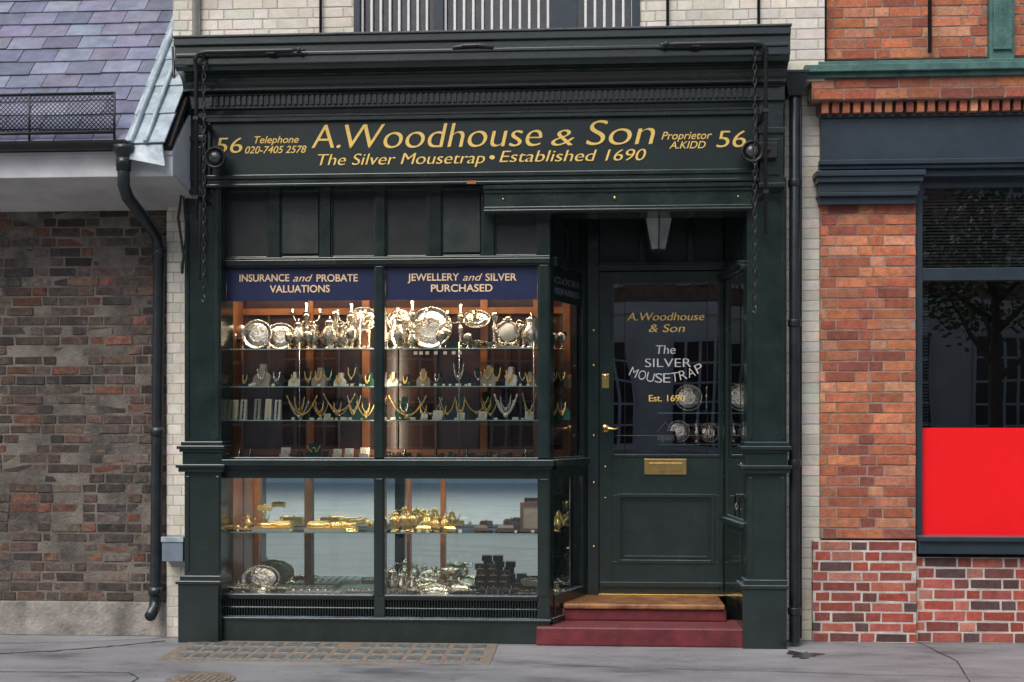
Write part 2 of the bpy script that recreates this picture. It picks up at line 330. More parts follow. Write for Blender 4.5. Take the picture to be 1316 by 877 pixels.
# ------------------------------------------------------------------ SHOP
shop=empty('jewellery_shop_building')
W=.12
b=B()
xl0,xl1=X(237,0),X(284,0); xr0,xr1=X(960,0),X(1010,0)
zt=Z(236,0,260)
zs=Z(591,.02,490)
for (x0,x1) in ((xl0,xl1),(xr0,xr1)):
    b.box(x0,x1,0,.32,0,zt,GREEN)
    for e in (x0+.012,x1-.037): b.box(e,e+.025,-.010,.01,zs+.15,zt-.03,GREEN)
    for z0,z1,pr in ((zs-.09,zs-.06,.035),(zs-.06,zs-.035,.05),(zs-.035,zs+.055,.012),(zs+.055,zs+.075,.03),(zs+.075,zs+.10,.045),(zs+.10,zs+.13,.02)):
        b.box(x0-pr,x1+pr*.8,-pr,.2,z0,z1,GREEN)
    zp=Z(745,0,255)
    b.box(x0-.035,x1-.008 if x0<0 else x1+.0,-.04,.33,0,zp-.03,GREEN)
    b.box(x0-.05,x1+.01,-.055,.25,zp-.03,zp-.005,GREEN)
    b.box(x0-.025,x1+.005,-.03,.25,zp-.005,zp+.03,GREEN)
    for e in (x0+.012,x1-.037): b.box(e,e+.025,-.008,.01,zp+.06,zs-.12,GREEN)
xw0=xl1; xc=X(707,W)
ztop=Z(233,W,500); zr1=Z(243,W,480); zr2=Z(331,W,480); zn1=Z(343,W,480); zn0=Z(386,W,480)
zwb=Z(588,W,480); zlt=Z(615,W,480); zlb=Z(764,W,480); zv1=Z(771,W,480); zv0=Z(793,W,480); zpl=Z(797,W-.04,480)
b.box(xw0,xc,W-.005,W+.10,zr1,ztop+.03,GREEN)
b.box(xw0,xc,W-.03,W+.10,zn1,zr2,GREEN); b.box(xw0,xc,W-.045,W-.03,zn1+.012,zr2-.018,GREEN)
st=[X(284,W),X(290,W),X(481,W),X(495,W),X(691,W),X(707,W)]
for i in (0,2,4):
    b.box(st[i],st[i+1],W-.02,W+.08,0.05,zn1,GREEN)
    b.box(st[i]+.012,st[i+1]-.012,W-.032,W-.02,zlb,zlt,GREEN)
    b.box(st[i]+.012,st[i+1]-.012,W-.032,W-.02,zwb,zn1,GREEN)
pan=[(290,345),(360,412),(425,483),(495,550),(567,620),(635,692)]
edges=[284]+[v for p_ in pan for v in p_]+[707]
for i in range(0,len(edges),2):
    b.box(X(edges[i],W),X(edges[i+1],W),W-.012,W+.08,zr2,zr1,GREEN)
for i,(p0,p1) in enumerate(pan):
    x0,x1=X(p0,W),X(p1,W)
    b.box(x0,x1,W+.022,W+.05,zr2,zr1,PANE)
    for e in ((x0,x0+.012),(x1-.012,x1)): b.box(e[0],e[1],W+.002,W+.024,zr2,zr1,GREEN)
    b.box(x0+.012,x1-.012,W+.002,W+.024,zr1-.014,zr1,GREEN); b.box(x0+.012,x1-.012,W+.002,W+.024,zr2,zr2+.014,GREEN)
    if i in (1,4):
        q=.015; b.box(x0+q,x1-q,W-.004,W+.012,zr2+.03,zr1-.04,GREENBOX)
b.box(xw0-.0,xc+.03,W-.13,W+.06,zs-.045,zs,GREEN)
b.box(xw0,xc+.015,W-.085,W+.06,zs-.07,zs-.045,GREEN)
b.box(xw0,xc,W-.035,W+.06,zlt,zs-.07,GREEN)
b.box(xw0,xc,W-.02,W+.06,zs,zwb,GREEN)
for (a,c) in ((st[1],st[2]),(st[3],st[4])):
    b.box(a,c,W-.015,W+.06,zv1,zlb,GREEN); b.box(a,c,W-.04,W-.0,zlb-.018,zlb,GREEN)
    b.box(a,c,W+.03,W+.05,zv0,zv1,DARK)
    n=int((c-a)/.020)
    for k in range(n+1):
        x=a+(c-a)*k/n; b.box(x-.005,x+.005,W+.0,W+.028,zv0,zv1,GREEN)
    b.box(a,c,W-.002,W+.030,(zv0+zv1)/2-.005,(zv0+zv1)/2+.005,GREEN)
    b.box(a,c,W-.012,W+.06,zpl,zv0,GREEN)
b.box(xw0,xc,W-.07,W+.08,0,zpl,GREEN); b.box(xw0,xc+.01,W-.09,W-.02,zpl,zpl+.018,GREEN)
# splayed bay return
P0=(X(707,W),W); P1=(X(755,.78),.78)
d=Vector((P1[0]-P0[0],P1[1]-P0[1])); Ls=d.length; d.normalize(); n=Vector((d.y,-d.x))
def sb(t0,t1,n0,n1,z0,z1,m=GREEN): b.obox(P0,d,n,t0,t1,n0,n1,z0,z1,m)
def xsp(y,off=.075): return P0[0]+(y-P0[1])*d[0]/d[1]-off
zceil=3.36
sb(0,.07,-.08,0,.0,zceil); sb(Ls-.09,Ls,-.08,0.0,.0,zceil)
for z0,z1,pr in ((zr1,zceil,0),(zn1,zr2,.02),(zs-.045,zs,.06),(zs-.07,zs-.045,.03),(zlt,zs-.07,.01),(zs,zwb,.01),(zpl+.02,zlb,.01),(0,zpl+.02,.03)):
    sb(.07,Ls-.09,-.06,pr,z0,z1)
sb(0,.07,0,.06,zs-.045,zs); sb(0,.07,0,.03,0,zpl+.02)
sb(.07,Ls-.09,-.05,-.03,zr2,zr1,PANE); sb(Ls*.47,Ls*.53,-.06,0,zr2,zr1)
Yb=-.03
zb0=Z(273,Yb,800); zb1=Z(236,Yb,800); xb0,xb1=X(623,Yb),X(966,Yb)
b.box(xb0,xb1,Yb,.25,zb0,zb1,GREEN)
b.box(xb0-.008,xb1+.005,Yb-.03,Yb,zb1-.035,zb1-.005,GREEN); b.box(xb0-.004,xb1,Yb-.015,Yb,zb1-.06,zb1-.035,GREEN)
b.box(xb0-.004,xb1,Yb-.02,Yb,zb0,zb0+.045,GREEN); b.box(xb0-.008,xb1+.004,Yb-.032,Yb-.02,zb0+.008,zb0+.022,GREEN)
for q in (.07,.95): b.ball((xb0+(xb1-xb0)*q,Yb-.004,(zb0+zb1)/2),.008,BRASS)
b.ball((X(790,Yb),Yb-.006,(zb0+zb1)/2),.014,BRASS)
xf0,xf1=X(240,-.02),X(1004,-.02)
zf0=Z(238,-.02,640); zf1=Z(134,-.02,640)
b.box(xf0,xf1,-.02,.3,zf0,zf1,GREEN)
zsg0=Z(222,-.03,640); zsg1=Z(153,-.03,640); xs0,xs1=X(272,-.03),X(969,-.03)
for z0,z1,pr in ((zf0,zf0+.02,.05),(zf0+.02,zf0+.045,.03),(zsg0-.03,zsg0,.045),(zsg0-.045,zsg0-.03,.03),(zsg1,zsg1+.022,.045),(zsg1+.022,zsg1+.04,.03)):
    b.box(xs0-.03,xs1+.03,-.02-pr,-.0,z0,z1,GREEN)
for x in (xs0-.022,xs1): b.box(x,x+.022,-.06,0,zsg0,zsg1,GREEN)
for (x0,x1) in ((xf0-.01,xs0-.035),(xs1+.035,xf1+.01)):
    b.box(x0,x1,-.06,.1,zf0-.02,zf1,GREEN)
    b.box(x0-.01,x1+.01,-.09,.1,zf0-.05,zf0-.02,GREEN); b.box(x0-.01,x1+.01,-.08,.1,zf0+.33,zf0+.37,GREEN)
    b.box(x0+.03,x1-.03,-.075,0,zf0+.04,zf0+.29,GREEN)
pr=[(.25,Z(41,-.37)),(-.37,Z(41,-.37)),(-.37,Z(50,-.37)),(-.345,Z(53,-.345)),(-.345,Z(76,-.345)),(-.325,Z(79,-.325)),(-.315,Z(84,-.315))]
for k in range(1,7):
    a=k/6*math.pi/2; pr.append((-.315+.15*math.sin(a)*1.0-.0, Z(84,-.315)-.085*(1-math.cos(a)) ))
zb_=pr[-1][1]; pr+=[(-.165,zb_-.02),(-.10,zb_-.025),(-.10,Z(134,-.10)),(-.07,Z(137,-.07)),(-.05,Z(142,-.05)),(-.05,Z(147,-.05)),(-.0,Z(150,0)),(.25,Z(150,0))]
xk0,xk1=X(224,-.35),X(1016,-.35)
b.prof(pr[::-1],xk0,xk1,GREEN)
zda,zdb=Z(131,-.10),Z(118,-.10)
nd=96; xd0,xd1=X(268,-.1),X(978,-.1)
for k in range(nd):
    x=xd0+(xd1-xd0)*(k+.5)/nd; b.box(x-.013,x+.013,-.118,-.09,zda,zdb,GREEN)
b.box(xd0-.03,xd1+.03,-.125,-.09,zdb,zdb+.014,GREEN)
b.box(xk0-.005,xk1+.005,-.385,.2,Z(41,-.37)+.001,Z(38,-.37),mat('dark_lead',(.06,.075,.08),(.03,.04,.045),rough=.5,scale=6,bump=.4))
b.box(xk0+.012,xk1-.012,-.362,-.34,Z(66,-.35),Z(62,-.35),GREEN)
b.box(xk0+.03,xk1-.03,-.185,-.10,zb_-.022,zb_-.008,GREEN)
b.build('shopfront_joinery',shop,bevel=.004)
b=B(); b.box(X(600,-.07),X(612,-.07),-.078,-.05,Z(236,-.07),Z(232,-.07),WOOD); b.build('peeled_paint',shop)
b=B()
for (a,c) in ((st[1],st[2]),(st[3],st[4])):
    b.quad([(a,W+.03,zwb),(c,W+.03,zwb),(c,W+.03,zn1),(a,W+.03,zn1)],GLASS)
    b.quad([(a,W+.03,zlb),(c,W+.03,zlb),(c,W+.03,zlt),(a,W+.03,zlt)],GLASS)
def sq(t0,t1,k,z0,z1,m):
    pa=(P0[0]+d[0]*t0+n[0]*k,P0[1]+d[1]*t0+n[1]*k); pb=(P0[0]+d[0]*t1+n[0]*k,P0[1]+d[1]*t1+n[1]*k)
    b.quad([(*pa,z0),(*pb,z0),(*pb,z1),(*pa,z1)],m)
sq(.07,Ls-.09,-.03,zwb,zn1,GLASS); sq(.07,Ls-.09,-.03,zlb,zlt,GLASS)
b.build('shop_window_glass',shop)
def notice(x0,x1,z0,z1,Y): 
    e=empty('window_notice_sign'); b=B(); b.box(x0,x1,Y-.004,Y+.004,z0,z1,NAVY); b.build('board',e); return e
Yn=W+.018
e=notice(st[1]+.004,st[2]-.004,zn0,zn1-.003,Yn)
def nt_(s,a,c,base,cap,sh=0,bd=.012): text(s,X(a,Yn),X(c,Yn),Z(base,Yn,(a+c)/2),cap/176,Yn-.006,PEACH,e,shear=sh,bold=bd)
nt_('INSURANCE',308,372,362,9); nt_('and',377,402,362,9,.35,.0); nt_('PROBATE',407,460,362,9); nt_('VALUATIONS',347,424,376,9)
e=notice(st[3]+.004,st[4]-.004,zn0,zn1-.003,Yn)
nt_('JEWELLERY',524,590,361,9); nt_('and',595,620,361,9,.35,.0); nt_('SILVER',624,664,361,9); nt_('PURCHASED',554,633,375,9)
e=empty('window_notice_sign'); b=B(); sb(.075,Ls-.095,-.026,-.020,zn0,zn1-.003,SIGNG); b.build('board',e)
ang=math.atan2(d[1],d[0])
for s_,zz in (('CLOCKS',zn1-.11),('REPAIRED',zn1-.19)):
    t=text(s_,0,(Ls-.25),0,.045,0,DIML,e,bold=.01); k=-.018
    t.location=(P0[0]+d[0]*.12+n[0]*k,P0[1]+d[1]*.12+n[1]*k,zz); t.rotation_euler=(math.pi/2,0,ang)
sg=empty('shop_fascia_sign'); b=B(); b.box(xs0,xs1,-.034,-.021,zsg0,zsg1,SIGNG); b.build('sign_board',sg)
Ys=-.037
def ft(s,a,c,base,cap,sh=.22,bd=.0,nib=.0): text(s,X(a,Ys),X(c,Ys),Z(base,Ys,(a+c)/2),cap/180,Ys,GOLDP,sg,shear=sh,bold=bd,nib=nib)
ft('A.',401,437,191,31,.15,-.018,.0042)
ft('Woodhouse',444,696,190,32,.2,-.018,.0046)
ft('&',709,738,187.5,21,.2,-.016,.004)
ft('Son',754,841,186.5,32,.2,-.018,.0046)
ft('The Silver Mousetrap',409,623,211.5,14.5,.25,-.012,.0022)
ft('\u2022',629,636,210,15,0)
ft('Established 1690',642,830,207.5,14.5,.25,-.012,.0022)
ft('56',277,311,197,20,.15,-.012,.003); ft('56',921,958,189.5,21,.15,-.012,.003)
ft('Telephone',327,384,184,9,.3,.005); ft('020-7405 2578',315,394,197,9,.3,.005)
ft('Proprietor',850,915,179,9.5,.3,.005); ft('A.KIDD',860,907,191,9,.3,.005)
# ---- interior shells
b=B()
Yk=.64
xi0=X(286,W)+.01; xe=xsp(Yk)-.0
def slab(z0,z1,m,y0=W+.081,y1=Yk,in_=0.0):
    b.hexa([(xi0,y0,z0),(xsp(y0)-in_,y0,z0),(xsp(y1)-in_,y1,z0),(xi0,y1,z0),(xi0,y0,z1),(xsp(y0)-in_,y0,z1),(xsp(y1)-in_,y1,z1),(xi0,y1,z1)],m)
b.box(xi0-.03,xi0-.001,W+.08,Yk,zlb-.1,zceil,WOOD)
slab(zwb-.05,zwb-.010,WOODD); slab(zwb-.0095,zwb-.004,FLOORC,in_=.002); slab(zn1-.02,zn1+.02,WOODD); slab(.05,zlb-.03,PALEF)
b.box(xi0,xe+.05,Yk+.02,Yk+.05,zwb-.05,zceil,BACKW)
for px in (292,398,470,622,690,728):
    x=X(px,Yk-.02); b.box(x-.028,x+.028,Yk-.03,Yk+.018,zwb-.01,zn1-.02,WOOD)
for pz in (zwb+.0,zn0-.06): b.box(xi0,xe-.03,Yk-.02,Yk+.017,pz,pz+.05,WOOD)
for px in (345,435,510,560,655): 
    x=X(px,Yk-.02); b.box(x-.008,x+.008,Yk-.012,Yk+.017,zwb+.05,zn0-.06,WOODD)
b.box(xi0,xe,Yk,Yk+.01,zlb-.03,zwb-.05,MIRROR)
for px,w in ((330,.02),(396,.028),(569,.018),(525,.014),(700,.03)):
    x=X(px,Yk-.04); b.box(x-w,x+w,Yk-.05,Yk-.002,zlb-.03,zwb-.05,WOOD if w<.025 else WOODD)
b.build('display_case_carcass',shop,bevel=.003)
b=B()
xd_l=X(757,.8)
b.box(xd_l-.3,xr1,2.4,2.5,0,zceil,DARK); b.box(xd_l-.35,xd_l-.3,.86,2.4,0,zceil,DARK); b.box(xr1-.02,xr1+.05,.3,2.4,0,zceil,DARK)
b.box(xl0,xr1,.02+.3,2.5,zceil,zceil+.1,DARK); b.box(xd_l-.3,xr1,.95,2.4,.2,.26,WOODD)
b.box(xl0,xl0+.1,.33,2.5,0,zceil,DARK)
b.build('shop_interior_walls',shop)
def shelf(zz,y0=W+.14,y1=Yk-.05):
    for (a,c,c2) in ((xi0+.01,X(488,.3)-.01,X(488,.3)-.01),(X(489,.3)+.01,xsp(y0)-.01,xsp(y1)-.01)):
        b.hexa([(a,y0,zz),(c,y0,zz),(c2,y1,zz),(a,y1,zz),(a,y0,zz+.004),(c,y0,zz+.004),(c2,y1,zz+.004),(a,y1,zz+.004)],SHELF); b.box(a,c,y0-.003,y0,zz-.002,zz+.006,SHEDGE)
b=B()
Yi=.34
S1=Z(450,Yi,480);S2=Z(498,Yi,480);S3=Z(541,Yi,480);SL=Z(684,Yi,480); SF=zwb-.004; LF=zlb-.03
for zz in (S1,S2,S3): shelf(zz,y0=.24,y1=.56)
shelf(SL,y0=.24,y1=.52)
for px in (296,385,492,590,686):
    for yy in (.25,.5): b.tube([(X(px,yy),yy,zwb),(X(px,yy),yy,S1+.05)],.004,SILVER,6)
b.build('glass_shelves',shop)
# ---------------------------------------------------------------- display goods
def put(fn,name,px,Y,z,*a,rz=0,**k):
    b=B(); fn(b,*a,**k); return b.build(name,None,0,(X(px,Y),Y,z),(0,0,rz))
def RX(a): return Matrix.Rotation(a,4,'X')
def platter(b,r,m=SILVER,el=1.0):
    M=Matrix.Translation((0,0,r*.99))@RX(math.radians(78))@Matrix.Diagonal((el,1,1,1))
    b.lathe([(.0001,0),(r*.9,-.0),(r,-.006),(r*1.02,.004),(r,.010),(r*.93,.008),(r*.78,.0),(r*.75,-.003),(r*.3,.002),(.0001,.003)],m,M,36,True,.985)
    for k in range(24):
        a=2*math.pi*k/24; b.ball(M@Vector((r*.97*math.cos(a),r*.97*math.sin(a),.01)),r*.05,m,6)
def pot(b,h,m=SILVER,flip=1):
    r=h*.27
    b.lathe([(.0001,0),(r*.8,0),(r*.75,h*.04),(r*.4,h*.08),(r*.9,h*.2),(r*1.1,h*.36),(r*.95,h*.52),(r*.6,h*.68),(r*.55,h*.76),(r*.68,h*.8),(r*.5,h*.86),(r*.2,h*.91),(r*.1,h*.93),(r*.16,h*.97),(.0001,h)],m,n=18,fl=.95)
    b.tube([(flip*r*.9,0,h*.3),(flip*r*1.5,0,h*.42),(flip*r*1.6,0,h*.6),(flip*r*1.95,0,h*.74)],[h*.045,h*.035,h*.025,h*.018],m,7)
    b.tube([(-flip*r*.55,0,h*.72),(-flip*r*1.4,0,h*.78),(-flip*r*1.75,0,h*.58),(-flip*r*1.4,0,h*.36),(-flip*r*.95,0,h*.3)],h*.022,m,6)
def stick(b,h,m=SILVER):
    r=h*.22
    b.lathe([(.0001,0),(r,0),(r*.95,h*.04),(r*.5,h*.07),(r*.25,h*.12),(r*.35,h*.2),(r*.2,h*.28),(r*.34,h*.5),(r*.42,h*.62),(r*.2,h*.68),(r*.3,h*.8),(r*.42,h*.86),(r*.5,h*.97),(r*.3,h)],m,n=14)
def goblet(b,h,m=SILVER):
    r=h*.3
    b.lathe([(.0001,0),(r*.8,0),(r*.7,h*.04),(r*.2,h*.12),(r*.15,h*.3),(r*.3,h*.4),(r*.85,h*.52),(r,h*.75),(r*.95,h),(r*.88,h),(r*.8,h*.7),(.0001,h*.5)],m,n=18)
def bowl(b,r,m=SILVER):
    b.lathe([(.0001,0),(r*.55,0),(r*.5,r*.12),(r*.3,r*.25),(r*.7,r*.45),(r*.97,r*.8),(r*1.05,r*.92),(r*.95,r*.9),(r*.6,r*.5),(.0001,r*.4)],m,n=24,fl=.93)
    for s in (-1,1): b.tube([(s*r*.95,0,r*.8),(s*r*1.35,0,r*.95),(s*r*1.4,0,r*.6),(s*r*.8,0,r*.5)],r*.06,m,6)
def candelabrum(b,h,m=SILVER):
    stick(b,h*.75,m)
    for s in (-1,1):
        b.tube([(0,0,h*.6),(s*h*.12,0,h*.55),(s*h*.24,0,h*.6),(s*h*.28,0,h*.74)],h*.018,m,6)
        b.lathe([(.001,0),(h*.07,.0),(h*.03,h*.03),(h*.045,h*.08),(h*.03,h*.1)],m,Matrix.Translation((s*h*.28,0,h*.74)),10)
    b.lathe([(.001,0),(h*.08,.0),(h*.03,h*.05),(h*.05,h*.2),(h*.02,h*.26)],m,Matrix.Translation((0,0,h*.74)),10)
def ornate(b,h,m=SILVER):
    b.box(-h*.35,h*.35,-h*.12,h*.12,0,h*.1,m)
    for k in range(30):
        a=2*math.pi*k/30; rr=h*(.33+.05*math.sin(5*a))
        b.ball((rr*math.cos(a),random.uniform(-.01,.01),h*.52+rr*1.15*math.sin(a)),h*random.uniform(.05,.085),m,7)
    b.lathe([(.0001,.01),(h*.24,.01),(h*.26,0),(h*.3,-.01)],CARD,Matrix.Translation((0,-.01,h*.52))@RX(math.radians(90)),24)
    b.ball((0,0,h*.95),h*.07,m)
def bust(b,h,m=CARD,mc=GOLD,n=1):
    w=h*.36
    out=[(-w,0),(w,0),(w*1.05,h*.35),(w*.75,h*.52),(w*.34,h*.62),(w*.28,h*.97),(-w*.28,h*.97),(-w*.34,h*.62),(-w*.75,h*.52),(-w*1.05,h*.35)]
    k=len(out); f=[(x,-.012-.03*(1-z/h),z) for x,z in out]; g=[(x,.02-.02*(1-z/h)+.02,z) for x,z in out]
    b.add(f+g,[tuple(range(k)),tuple(range(2*k-1,k-1,-1))]+[(i,k+i,k+(i+1)%k,(i+1)%k) for i in range(k)],m)
    for q in range(n):
        dd=h*(.45+.15*q); pts=[]
        for i in range(13):
            t=-1+2*i/12; z=h*.8-dd*(1-abs(t)**1.7); pts.append((w*.62*t*(1 if abs(t)<.8 else .8),-.02-.03*(1-z/h)-.004,z))
        b.tube(pts,[.005 if i%2 else .003 for i in range(13)],mc,5)
    b.ball((0,-.045,h*.8-h*.47),h*.06,mc,8,(.8,.6,1.2))
def drape(b,w,dp,mc=GOLD,r=.004):
    nseg=36; pts=[(-w+2*w*i/nseg,random.uniform(-.002,.002),dp*((2*i/nseg-1)**2)) for i in range(nseg+1)]
    b.tube(pts,[r if i%2 else r*.55 for i in range(nseg+1)],mc,5)
    b.ball((0,-.004,-.006),r*1.9,mc,8)
def strapcard(b,h,mc=GOLD,m=CARD):
    w=h*.15
    b.hexa([(-w,-.03,0),(w,-.03,0),(w,.03,0),(-w,.03,0),(-w,.01,h),(w,.01,h),(w,.025,h),(-w,.025,h)],m)
    b.tube([(0,-.034+ .04*i/8,h*.05+h*.9*i/8) for i in range(9)],[.006 if i%2 else .004 for i in range(9)],mc,6)
def ringbox(b,s,m=CARD,mi=VELB):
    b.box(-s,s,-s*.8,s*.8,0,s*.7,m); b.box(-s*.8,s*.8,-s*.6,s*.6,s*.7,s*.76,mi)
    b.hexa([(-s,s*.6,s*.72),(s,s*.6,s*.72),(s,s*.9,s*.72),(-s,s*.9,s*.72),(-s,s*.95,s*2),(s,s*.95,s*2),(s,s*1.3,s*2),(-s,s*1.3,s*2)],m)
    b.tube([(s*.35*math.cos(a),-.0,s*1.0+s*.35*math.sin(a)) for a in [2*math.pi*k/12 for k in range(12)]],s*.07,GOLD,5,True); b.ball((0,0,s*1.4),s*.14,SILVER,6)
def tag(b,s=.02):
    b.hexa([(-s,-.002,0),(s,-.002,0),(s,.0,0),(-s,.0,0),(-s,.006,s*1.7),(s,.006,s*1.7),(s,.008,s*1.7),(-s,.008,s*1.7)],CARD)
    b.box(-s*.8,s*.8,.004,.012,-.001,.002,CARD)
def tray(b,l,m=GOLD):
    b.lathe([(.0001,0),(l*.9,0),(l,.012),(l*1.03,.016),(l*.96,.016),(l*.88,.006),(.0001,.006)],m,Matrix.Diagonal((1,.45,1,1)),28,True,.97)
    b.lathe([(.0001,.008),(l*.4,.01),(l*.42,.02),(l*.3,.032),(.0001,.036)],m,Matrix.Translation((-l*.3,0,.006))@Matrix.Diagonal((1,.5,1,1)),16)
    b.tube([(l*.05,0,.03),(l*.5,0,.022),(l*.85,0,.026)],[.008,.006,.011],m,7)
def brushset(b,l,m=GOLD):
    b.box(-l,l,-.06,.06,0,.022,CARD); b.box(-l*1.03,l*1.03,-.064,.064,.022,.030,m)
    for k,yy in enumerate((-.03,.02)):
        b.lathe([(.0001,0),(l*.40,.0),(l*.44,.014),(l*.36,.03),(.0001,.036)],m,Matrix.Translation((-l*.4+k*.04,yy,.030))@Matrix.Diagonal((1,.45,1,1)),16)
        b.tube([(0,yy,.05),(l*.45,yy,.042),(l*.9,yy,.046)],[.010,.007,.013],m,7)
def dome(b,r,m=SILVER):
    b.lathe([(.0001,0),(r*1.1,0),(r*1.15,r*.08),(r*1.0,r*.12),(r*.95,r*.35),(r*.7,r*.6),(r*.3,r*.75),(r*.08,r*.78),(r*.14,r*.9),(.0001,r*.98)],m,Matrix.Diagonal((1.25,.9,1,1)),24,True,.93)
def casket(b,l,m=GOLD):
    b.box(-l,l,-l*.6,l*.6,0.004,l*.55,m); 
    b.hexa([(-l*1.05,-l*.65,l*.56),(l*1.05,-l*.65,l*.56),(l*1.05,l*.65,l*.56),(-l*1.05,l*.65,l*.56),(-l*.8,-l*.4,l*.85),(l*.8,-l*.4,l*.85),(l*.8,l*.4,l*.85),(-l*.8,l*.4,l*.85)],m)
    b.ball((0,0,l*.92),l*.12,m,8)
    for sx in (-1,1):
        for sy in (-1,1): b.ball((sx*l*.85,sy*l*.5,l*.03),l*.12,m,6)
def cutlerybox(b,l,mo=CARD,mi=VELB):
    b.box(-l,l,-l*.5,l*.5,0,.03,mo); b.box(-l*.94,l*.94,-l*.44,l*.44,.03,.033,mi)
    for k in range(6):
        x=-l*.75+l*1.5*k/5; b.tube([(x,-l*.38,.038),(x,0,.036),(x,l*.3,.038)],[.009,.004,.006],SILVER,6)
def cuffboxes(b,nx,nz,s=.03):
    for k in range(nz):
        for i in range(nx-k//2):
            x=(i-(nx-1)/2)*s*2.3+(k%2)*s*.3; b.box(x-s,x+s,-s,s,k*s*1.25,k*s*1.25+s*1.1,VELB); b.ball((x,-s,k*s*1.25+s*.55),.006,BRASS,6)
            b.box(x-s*.7,x+s*.7,-s*1.01-.002,-s,k*s*1.25+s*.2,k*s*1.25+s*.3,GOLD)
def pframe(b,h):
    w=h*.38
    for a in ((-w,-w*.75,0,h),(w*.75,w,0,h),(-w*.75,w*.75,0,h*.12),(-w*.75,w*.75,h*.88,h)): b.box(a[0],a[1],-.01,.01,a[2],a[3],WOODD)
    b.box(-w*.75,w*.75,.0,.006,h*.12,h*.88,BEIGE)
R=random.uniform
# shelf 1 : silver
put(platter,'silver_platter',330,.36,S1+.006,.115,SILVER); put(platter,'silver_platter',360,.42,S1+.006,.105,SILVER,1.15)
put(platter,'silver_platter',466,.50,S1+.15,.095,SILVER,1.3); put(platter,'silver_platter',553,.46,S1+.01,.165,SILVER)
put(platter,'silver_platter',612,.50,S1+.17,.07,SILVER,1.6); put(platter,'silver_platter',514,.50,S1+.14,.09,SILVER,1.1)
for px,h in ((384,.24),(404,.22),(424,.25),(442,.21)): put(pot,'silver_coffee_pot',px,.34+R(-.03,.05),S1+.005,h,flip=random.choice((-1,1)))
for px,h in ((372,.12),(396,.13),(452,.15)): put(goblet,'silver_goblet',px,.29,S1+.005,h)
for px,h in ((462,.24),(474,.22),(432,.29)): put(stick,'silver_candlestick',px,.36,S1+.005,h)
put(candelabrum,'silver_candelabrum',394,.46,S1+.005,.38); put(candelabrum,'silver_candelabrum',452,.46,S1+.005,.37); put(candelabrum,'silver_candelabrum',530,.40,S1+.005,.38)
put(pot,'silver_coffee_pot',511,.33,S1+.005,.26,flip=-1); put(pot,'silver_coffee_pot',683,.33,S1+.005,.27); put(pot,'silver_coffee_pot',530,.28,S1+.005,.15)
put(bowl,'silver_bowl',585,.33,S1+.005,.055,VELG); put(bowl,'silver_bowl',611,.40,S1+.005,.07); put(bowl,'silver_bowl',628,.3,S1+.005,.05)
put(goblet,'silver_goblet',566,.3,S1+.005,.13); put(goblet,'silver_goblet',601,.29,S1+.005,.11); put(goblet,'silver_goblet',666,.45,S1+.005,.2)
put(ornate,'ornate_silver_clock',653,.36,S1+.005,.24)
put(candelabrum,'silver_candelabrum',592,.47,S1+.005,.36); put(stick,'silver_candlestick',673,.3,S1+.005,.18); put(stick,'silver_candlestick',636,.42,S1+.005,.28)
for px in (303,312,572,640,498): put(goblet,'silver_goblet',px,.47,S1+.005,R(.12,.2))
for px in (534,541,549,560,572,583,591): put(tag,'price_tag',px,.238,S1-.04,.013)
for px in (426,446,468,345,404): put(tag,'price_tag',px,.26,S1+.008,.012)
# shelf 2
for px,m in ((318,VELB),(340,BEIGE),(357,VELB),(378,CARD),(394,VELB),(410,BEIGE),(424,VELG),(437,CARD),(455,VELB),(473,VELG),(507,CARD),(524,VELB),(545,BEIGE),(563,VELB),(612,VELB),(628,BEIGE),(640,VELB),(656,CARD),(670,VELB),(683,BEIGE)):
    put(bust,'necklace_bust',px+R(-2,2),.36+R(-.04,.06),S2+.005,R(.09,.18),m,random.choice((GOLDC,GOLDC,SILVER)),random.choice((1,2)),rz=R(-.3,.3))
put(bust,'necklace_bust',590,.40,S2+.005,.22,VELB,SILVER,2)
for k in range(26):
    px=random.choice((R(300,478),R(500,688))); put(tag,'price_tag',px,.27,S2+.006,R(.008,.012))
for px in (325,357,395,424,455,525,563,610,669): put(ringbox,'ring_box',px,.3,S2+.005,R(.014,.02),random.choice((CARD,VELB,VELG)))
# shelf 3
for px in (302,313,331,345,357): put(strapcard,'bracelet_stand',px,.32,S3+.005,R(.15,.17),random.choice((GOLDC,VELB)),random.choice((CARD,BEIGE)))
for px,w,dp,m,r in ((388,.115,.14,GOLDC,.0075),(384,.075,.11,PEARL,.006),(436,.12,.13,GOLDC,.006),(436,.08,.085,SILVER,.005),(470,.07,.11,GOLDC,.006),(524,.14,.15,GOLDC,.008),(524,.10,.10,GOLDC,.005),(553,.09,.12,SILVER,.005),(650,.085,.15,PEARL,.010),(650,.06,.10,PEARL,.008),(612,.09,.11,GOLDC,.005),(680,.05,.13,GOLDC,.006),(412,.06,.10,GOLDC,.005),(575,.06,.12,GOLDC,.005),(630,.05,.09,GOLDC,.005),(455,.05,.12,PEARL,.004)):
    put(drape,'draped_necklace',px,.25+R(0,.02),S3+.02+R(.01,.06),w,dp,m,r)
put(bust,'necklace_bust',592,.38,S3+.005,.19,VELG,GOLDC,2); put(bust,'necklace_bust',386,.40,S3+.005,.22,VELB,GOLDC,2); put(bust,'necklace_bust',650,.4,S3+.005,.24,VELB,PEARL,2); put(bust,'necklace_bust',455,.40,S3+.005,.20,VELG,GOLDC,2)
for px in (412,436,470,520,545,570,625,678): put(bust,'necklace_bust',px,.46,S3+.005,R(.13,.22),random.choice((VELB,VELB,VELG)),random.choice((GOLDC,SILVER)),2,rz=R(-.2,.2))
